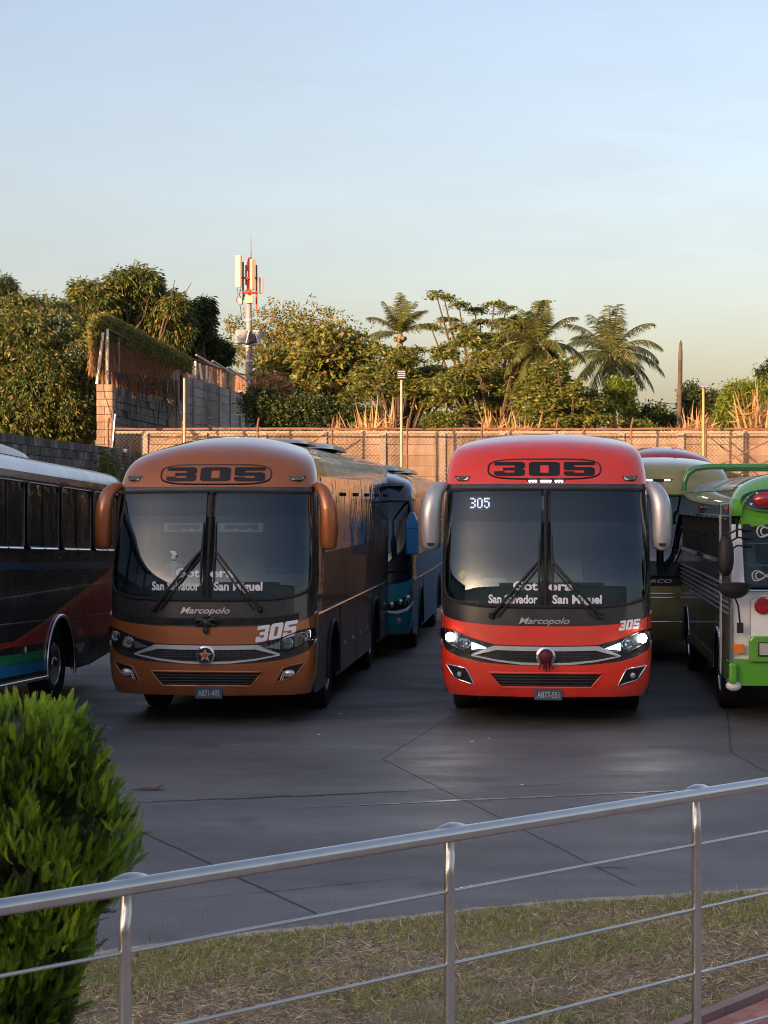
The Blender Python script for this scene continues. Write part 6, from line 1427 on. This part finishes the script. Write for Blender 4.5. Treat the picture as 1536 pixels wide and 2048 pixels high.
# ------------------------------------------------------------------ railing in the foreground
rail = empty('steel_railing', (r0.x, r0.y, .5), 0, 'brushed steel railing with thin horizontal rods across the foreground', 'railing'); ro = Vector((r0.x, r0.y, .5))
zr_ = CAMH - RH
a, b = r0 - rdir * 3.4 - ro, r0 + rdir * 7.6 - ro
MB().tube([a.lerp(b, k / 20) for k in range(21)], .0255, 24).build('handrail', M['steel'], rail, smooth=60)
for k in range(-2, 6):
    p = r0 + rdir * step * k - ro; p.z = 0; h = zr_ - .5
    ptm = MB().tube([p, p + Vector((0, 0, h - .16)), p + Vector((0, 0, h - .135)), p + rdir * .004 + rn * .003 + Vector((0, 0, h - .11)), p + rdir * .014 + rn * .012 + Vector((0, 0, h - .08)), p + rdir * .021 + rn * .02 + Vector((0, 0, h - .05)), p + rdir * .024 + rn * .022 + Vector((0, 0, h - .005))], .0195, 18)
    po = ptm.build('post', M['steel'], rail, smooth=60)
    MB().lathe([(.045, 0), (.045, .008), (.02, .012)], p + Vector((0, 0, .0)), 'z', 20).build('base_flange', M['steel'], po, smooth=30)
    MB().tube([p + rdir * (.03 + u) + rn * .020 + Vector((0, 0, h + .008)) for u in np.linspace(-.085, .085, 15)], [.002 + .028 * math.cos(u * math.pi / .17) ** .7 for u in np.linspace(-.0849, .0849, 15)], 14).build('saddle', M['steel'], po, smooth=80)
for dz in (.195, .447, .70, .95):
    MB().tube([a + Vector((0, 0, -dz)), b + Vector((0, 0, -dz))], .0062, 10).build('rod', M['steel'], rail, smooth=60)
    for k in range(-2, 6):
        p = r0 + rdir * step * k - ro; p.z = a.z - dz

# ------------------------------------------------------------------ lawn
def fbm(x, y, s=1.0):
    return (np.sin(x * 2.3 * s + 1.3 * np.sin(y * 1.7 * s)) + np.sin(y * 3.1 * s + 2 * np.sin(x * 1.3 * s)) + .6 * np.sin((x + y) * 5.7 * s + 1.1) + .5 * np.sin((x - y) * 9.1 * s)) / 3.1
def lawn(n, mt, name, kind_, label):
    X = -3.2 + RS.rand(n) * 7.6; Y = 6.9 + RS.rand(n) * 6.8
    kx = np.array([p.x for p in kerb]); ky = np.array([p.y for p in kerb]); lim = np.interp(X, kx, ky) - .16
    g_ = fbm(X, Y, 1.2) + .5 * fbm(X, Y, 4) + RS.normal(size=n) * .35
    edge = np.exp(-(lim - Y) / .35)
    ok = (Y < lim) & ((Y - (r0.y + (X - r0.x) * rdir.y / rdir.x)) > .35)
    e = np.array([e0.x, e0.y]); pnn = np.array([pn.x, pn.y]); dist = (np.stack([X, Y], 1) - e) @ pnn
    ok &= ~((dist > -.06) & (dist < 1.6) & (X > .8))
    if kind_ == 'green': ok &= (g_ + edge * 1.5 > .10)
    elif kind_ == 'straw': ok &= (g_ < .9)
    X, Y = X[ok], Y[ok]; m_ = len(X); C = np.stack([X, Y, np.full(m_, .112)], 1)
    if kind_ == 'green': D = RS.normal(size=(m_, 3)) * np.array([.62, .62, .2]) + np.array([0, 0, .75]); L = .035 + .055 * RS.rand(m_); W = .0055
    else: D = RS.normal(size=(m_, 3)) * np.array([1, 1, .16]) + np.array([0, 0, .22]); L = .04 + .06 * RS.rand(m_); W = .0052; C[:, 2] += .02 * RS.rand(m_)
    V, Q = leaves(C, D, L, W, .1); o = np_mesh(name, V, Q, M[mt]); return tag(o, label, 'grass', None, 'stuff')
M['grassgreen'] = leafmat('lawn_green', [(0, (.20, .26, .06)), (.5, (.32, .37, .10)), (.8, (.46, .46, .17)), (1, (.60, .55, .28))], .3)
M['straw'] = leafmat('lawn_straw', [(0, (.36, .27, .17)), (.5, (.60, .49, .32)), (.85, (.76, .65, .44)), (1, (.82, .74, .54))], .2)
lawn(150000, 'grassgreen', 'grass', 'green', 'short green grass growing in patches between kerb and railing')
lawn(110000, 'straw', 'dry_grass', 'straw', 'dry straw coloured grass lying among the green blades')
M['thatch'] = leafmat('lawn_thatch', [(0, (.14, .09, .06)), (.6, (.25, .18, .12)), (1, (.36, .27, .18))], .1)
lawn(40000, 'thatch', 'dead_thatch', 'straw', 'brown dead thatch lying on the soil of the lawn')
# a few weed stalks by the kerb
for i, (a_, b_) in enumerate(((322, 1905), (362, 1892), (402, 1885), (288, 1905), (295, 1900), (1110, 1806))):
    p = onz(a_, b_, .12); h = (.20, .16, .17, .05, .05, .06)[i]; m = MB(); top = Vector((.01, 0, h)); m.tube([(0, 0, 0), (.004, 0, h * .5), top], .0016, 4)
    for q in range(4): an = q * 1.5 + .3; m.tube([top, top + Vector((math.cos(an) * .05, math.sin(an) * .03, .03 + .015 * (q % 2)))], .0012, 4)
    o = m.build('weed_stalk', M['strawstalk'] if 'strawstalk' in M else M['wire']); o.location = p; tag(o, ('tallest weed stalk with forked head at the kerb left', 'second weed stalk with forked head at the kerb', 'third weed stalk with forked head, rightmost by the kerb', 'tiny weed tuft nearest the shrub at the kerb', 'tiny weed tuft beside the forked stalks', 'tiny weed tuft at the kerb right of the middle post')[i], 'weed', 'weed stalks by the kerb')

# ------------------------------------------------------------------ conifer shrub, lower left
M['thujabright'] = leafmat('conifer_lit_new_growth', [(0, (.22, .36, .02)), (.6, (.30, .46, .03)), (1, (.42, .55, .06))], .35, .45)  # fresh tip green, with light on the outer top put into the colour
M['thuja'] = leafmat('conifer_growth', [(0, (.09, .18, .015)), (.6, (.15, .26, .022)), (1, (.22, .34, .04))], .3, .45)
M['thujadark'] = leafmat('conifer_shaded_old_growth', [(0, (.025, .05, .012)), (.6, (.045, .08, .018)), (1, (.09, .085, .03))], .2, .5)  # old growth colour, with inner and lower shade painted in
def conifer():
    Y0 = 7.1; k = Y0 / FPX; cx = 28; cpx = at(cx, 1000, Y0)
    r = empty('conifer_shrub', (cpx.x, Y0, .1), 0, 'bushy bright green conifer shrub behind the railing at lower left', 'shrub'); o = np.array([cpx.x, Y0, .1])
    py = np.array([1378, 1405, 1440, 1480, 1550, 1650, 1750, 1850, 1950, 2048, 2200, 2380]); rad = np.array([.03, .11, .19, .25, .31, .36, .345, .29, .22, .17, .11, .06])
    zt_ = CAMH - (py - 1000) * k
    # one spray: flat fan of scale leaved twiglets
    base = []
    def twig(p, d, L, w_, dep):
        n_ = int(max(3, L / .012))
        for i in range(n_):
            t = i / n_; q = p + d * L * t; base.append((q, d, L / n_ * 1.7, w_ * (1.1 - .5 * t)))
            if dep and i > 0:
                for sg in (-1, 1):
                    if (i + (sg > 0)) % 2 == 0 or dep == 2:
                        a = R(38) * sg; d2 = np.array([d[0] * math.cos(a) - d[1] * math.sin(a), d[0] * math.sin(a) + d[1] * math.cos(a)]); twig(q, d2, L * (.42 if dep == 2 else .36) * (1.1 - t), w_ * .85, dep - 1)
    for i in range(9):
        t = i / 9; q = np.array([0., .115 * t]); base.append((q, np.array([0., 1.]), .115 / 9 * 1.6, .0052))
        if i:
            for sg in (-1, 1):
                a = R(30) * sg; d2 = np.array([math.sin(-a), math.cos(a)]); q1 = q + np.array([0., .005 * sg]); L1 = .030 * (1.1 - .7 * t)
                for k_ in range(3):
                    base.append((q1 + d2 * L1 * k_ / 3, d2, L1 / 3 * 1.5, .0046))
                if i < 7:
                    for s2 in (-1, 1):
                        b_ = a + R(34) * s2; d3 = np.array([math.sin(-b_), math.cos(b_)]); base.append((q1 + d2 * L1 * (.42 + .12 * s2), d3, .011, .0040))
    bP = np.array([b[0] for b in base]); bD = np.array([b[1] for b in base]); bL = np.array([b[2] for b in base]); bW = np.array([b[3] for b in base])
    def sprays(n, zlo, zhi, rlo, rhi, mt, name, up=1.0, sc=(.7, 1.3), holes=True):
        z = zlo + (zhi - zlo) * RS.rand(n); th = RS.rand(n) * 2 * np.pi; R_ = np.interp(z, zt_[::-1], rad[::-1]) * (1 + .16 * np.sin(th * 5 + z * 9) + .08 * np.sin(th * 11 - z * 17))
        rr = R_ * (rlo + (rhi - rlo) * RS.rand(n) ** .6); C = np.stack([np.cos(th) * rr, np.sin(th) * rr, z], 1)
        if holes:
            h_ = np.sin(th * 6 + z * 13) + np.sin(z * 23 + th * 3) ; keep = h_ > -.95; C = C[keep]; th = th[keep]; n = len(C)
        ax = unit(np.stack([np.cos(th) * .45, np.sin(th) * .45, np.full(n, up)], 1) + RS.normal(size=(n, 3)) * .34)
        sd = unit(np.cross(ax, RS.normal(size=(n, 3)))); s_ = (sc[0] + (sc[1] - sc[0]) * RS.rand(n))[:, None, None]
        nb_ = len(bP); P = C[:, None] + s_ * (bP[None, :, :1] * sd[:, None] + bP[None, :, 1:] * ax[:, None]); Dd = bD[None, :, :1] * sd[:, None] + bD[None, :, 1:] * ax[:, None]
        nn = np.cross(sd, ax); P = P + nn[:, None] * (np.sin(bP[None, :, 1:] * 22) * .010 + RS.normal(size=(n, nb_, 1)) * .0012)
        perp = np.cross(np.broadcast_to(nn[:, None], Dd.shape), Dd); L = (s_ * bL[None, :, None]); W = s_ * bW[None, :, None]
        V = np.stack([P, P + Dd * L * .5 + perp * W * .5, P + Dd * L, P + Dd * L * .5 - perp * W * .5], 2).reshape(-1, 3)
        V = V - np.array([0, 0, o[2]]); Q = np.arange(len(V)).reshape(-1, 4); np_mesh(name, V, Q, M[mt], r)
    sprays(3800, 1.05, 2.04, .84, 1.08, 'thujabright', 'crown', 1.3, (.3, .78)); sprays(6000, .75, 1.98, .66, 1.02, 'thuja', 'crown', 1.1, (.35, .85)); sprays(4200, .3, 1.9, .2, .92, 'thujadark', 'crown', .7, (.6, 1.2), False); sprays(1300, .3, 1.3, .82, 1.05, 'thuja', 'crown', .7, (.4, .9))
    # leading shoots at the top and twigs inside
    m = MB(); m.tube([(0, 0, 0), (.01, 0, .7), (0, 0, 1.7)], [.035, .025, .008], 8)
    for q in range(240):
        z = rnd.uniform(.25, 1.6); a = rnd.uniform(0, 2 * math.pi); R2 = float(np.interp(z + .15, zt_[::-1], rad[::-1])) * rnd.uniform(.7, .98)
        m.tube([(0, 0, z - .12), (math.cos(a) * R2 * .5, math.sin(a) * R2 * .5, z - .02), (math.cos(a) * R2, math.sin(a) * R2, z + .12)], [.006, .004, .0015], 4)
    m.build('trunk', M['bark'], r, smooth=70)
    return r
conifer()
# bits of litter and a fallen leaf on the lot
for (a_, b_, sz, mt, d_) in ((637, 1470, .03, 'vinyl', 'white scrap on the asphalt below the copper coach'), (680, 1429, .025, 'vinyl', 'white scrap between the two numbered coaches'), (944, 1484, .028, 'vinyl', 'white scrap below the red coach, left one'), (977, 1478, .022, 'vinyl', 'white scrap below the red coach, right one'), (1044, 1571, .02, 'vinyl', 'white scrap near the long pavement crack')):
    p = onz(a_, b_, 0); st = [(sz * rnd.uniform(.5, 1) * math.cos(q), sz * rnd.uniform(.5, 1) * math.sin(q)) for q in np.linspace(0, 6.28, 8)[:-1]]
    o = MB().slab(st, lambda a, b, t: Vector((a, b, .006 + t + a * .1)), .006).build('paper_scrap', M[mt]); o.location = p; tag(o, d_, 'litter', 'scraps of paper on the lot')
p = onz(295, 1581, 0)
o = MB().slab([(-.16, -.01), (-.02, .05), (.06, .03), (.14, .13), (.10, .02), (.16, 0), (.05, -.03)], lambda a, b, t: Vector((a, b, .008 + t + abs(b) * .2)), .005).build('fallen_leaf', mat('brown_leaf', (.10, .05, .035), .8)); o.location = p; tag(o, 'dry brown fallen leaf lying on the asphalt above the crack', 'leaf')
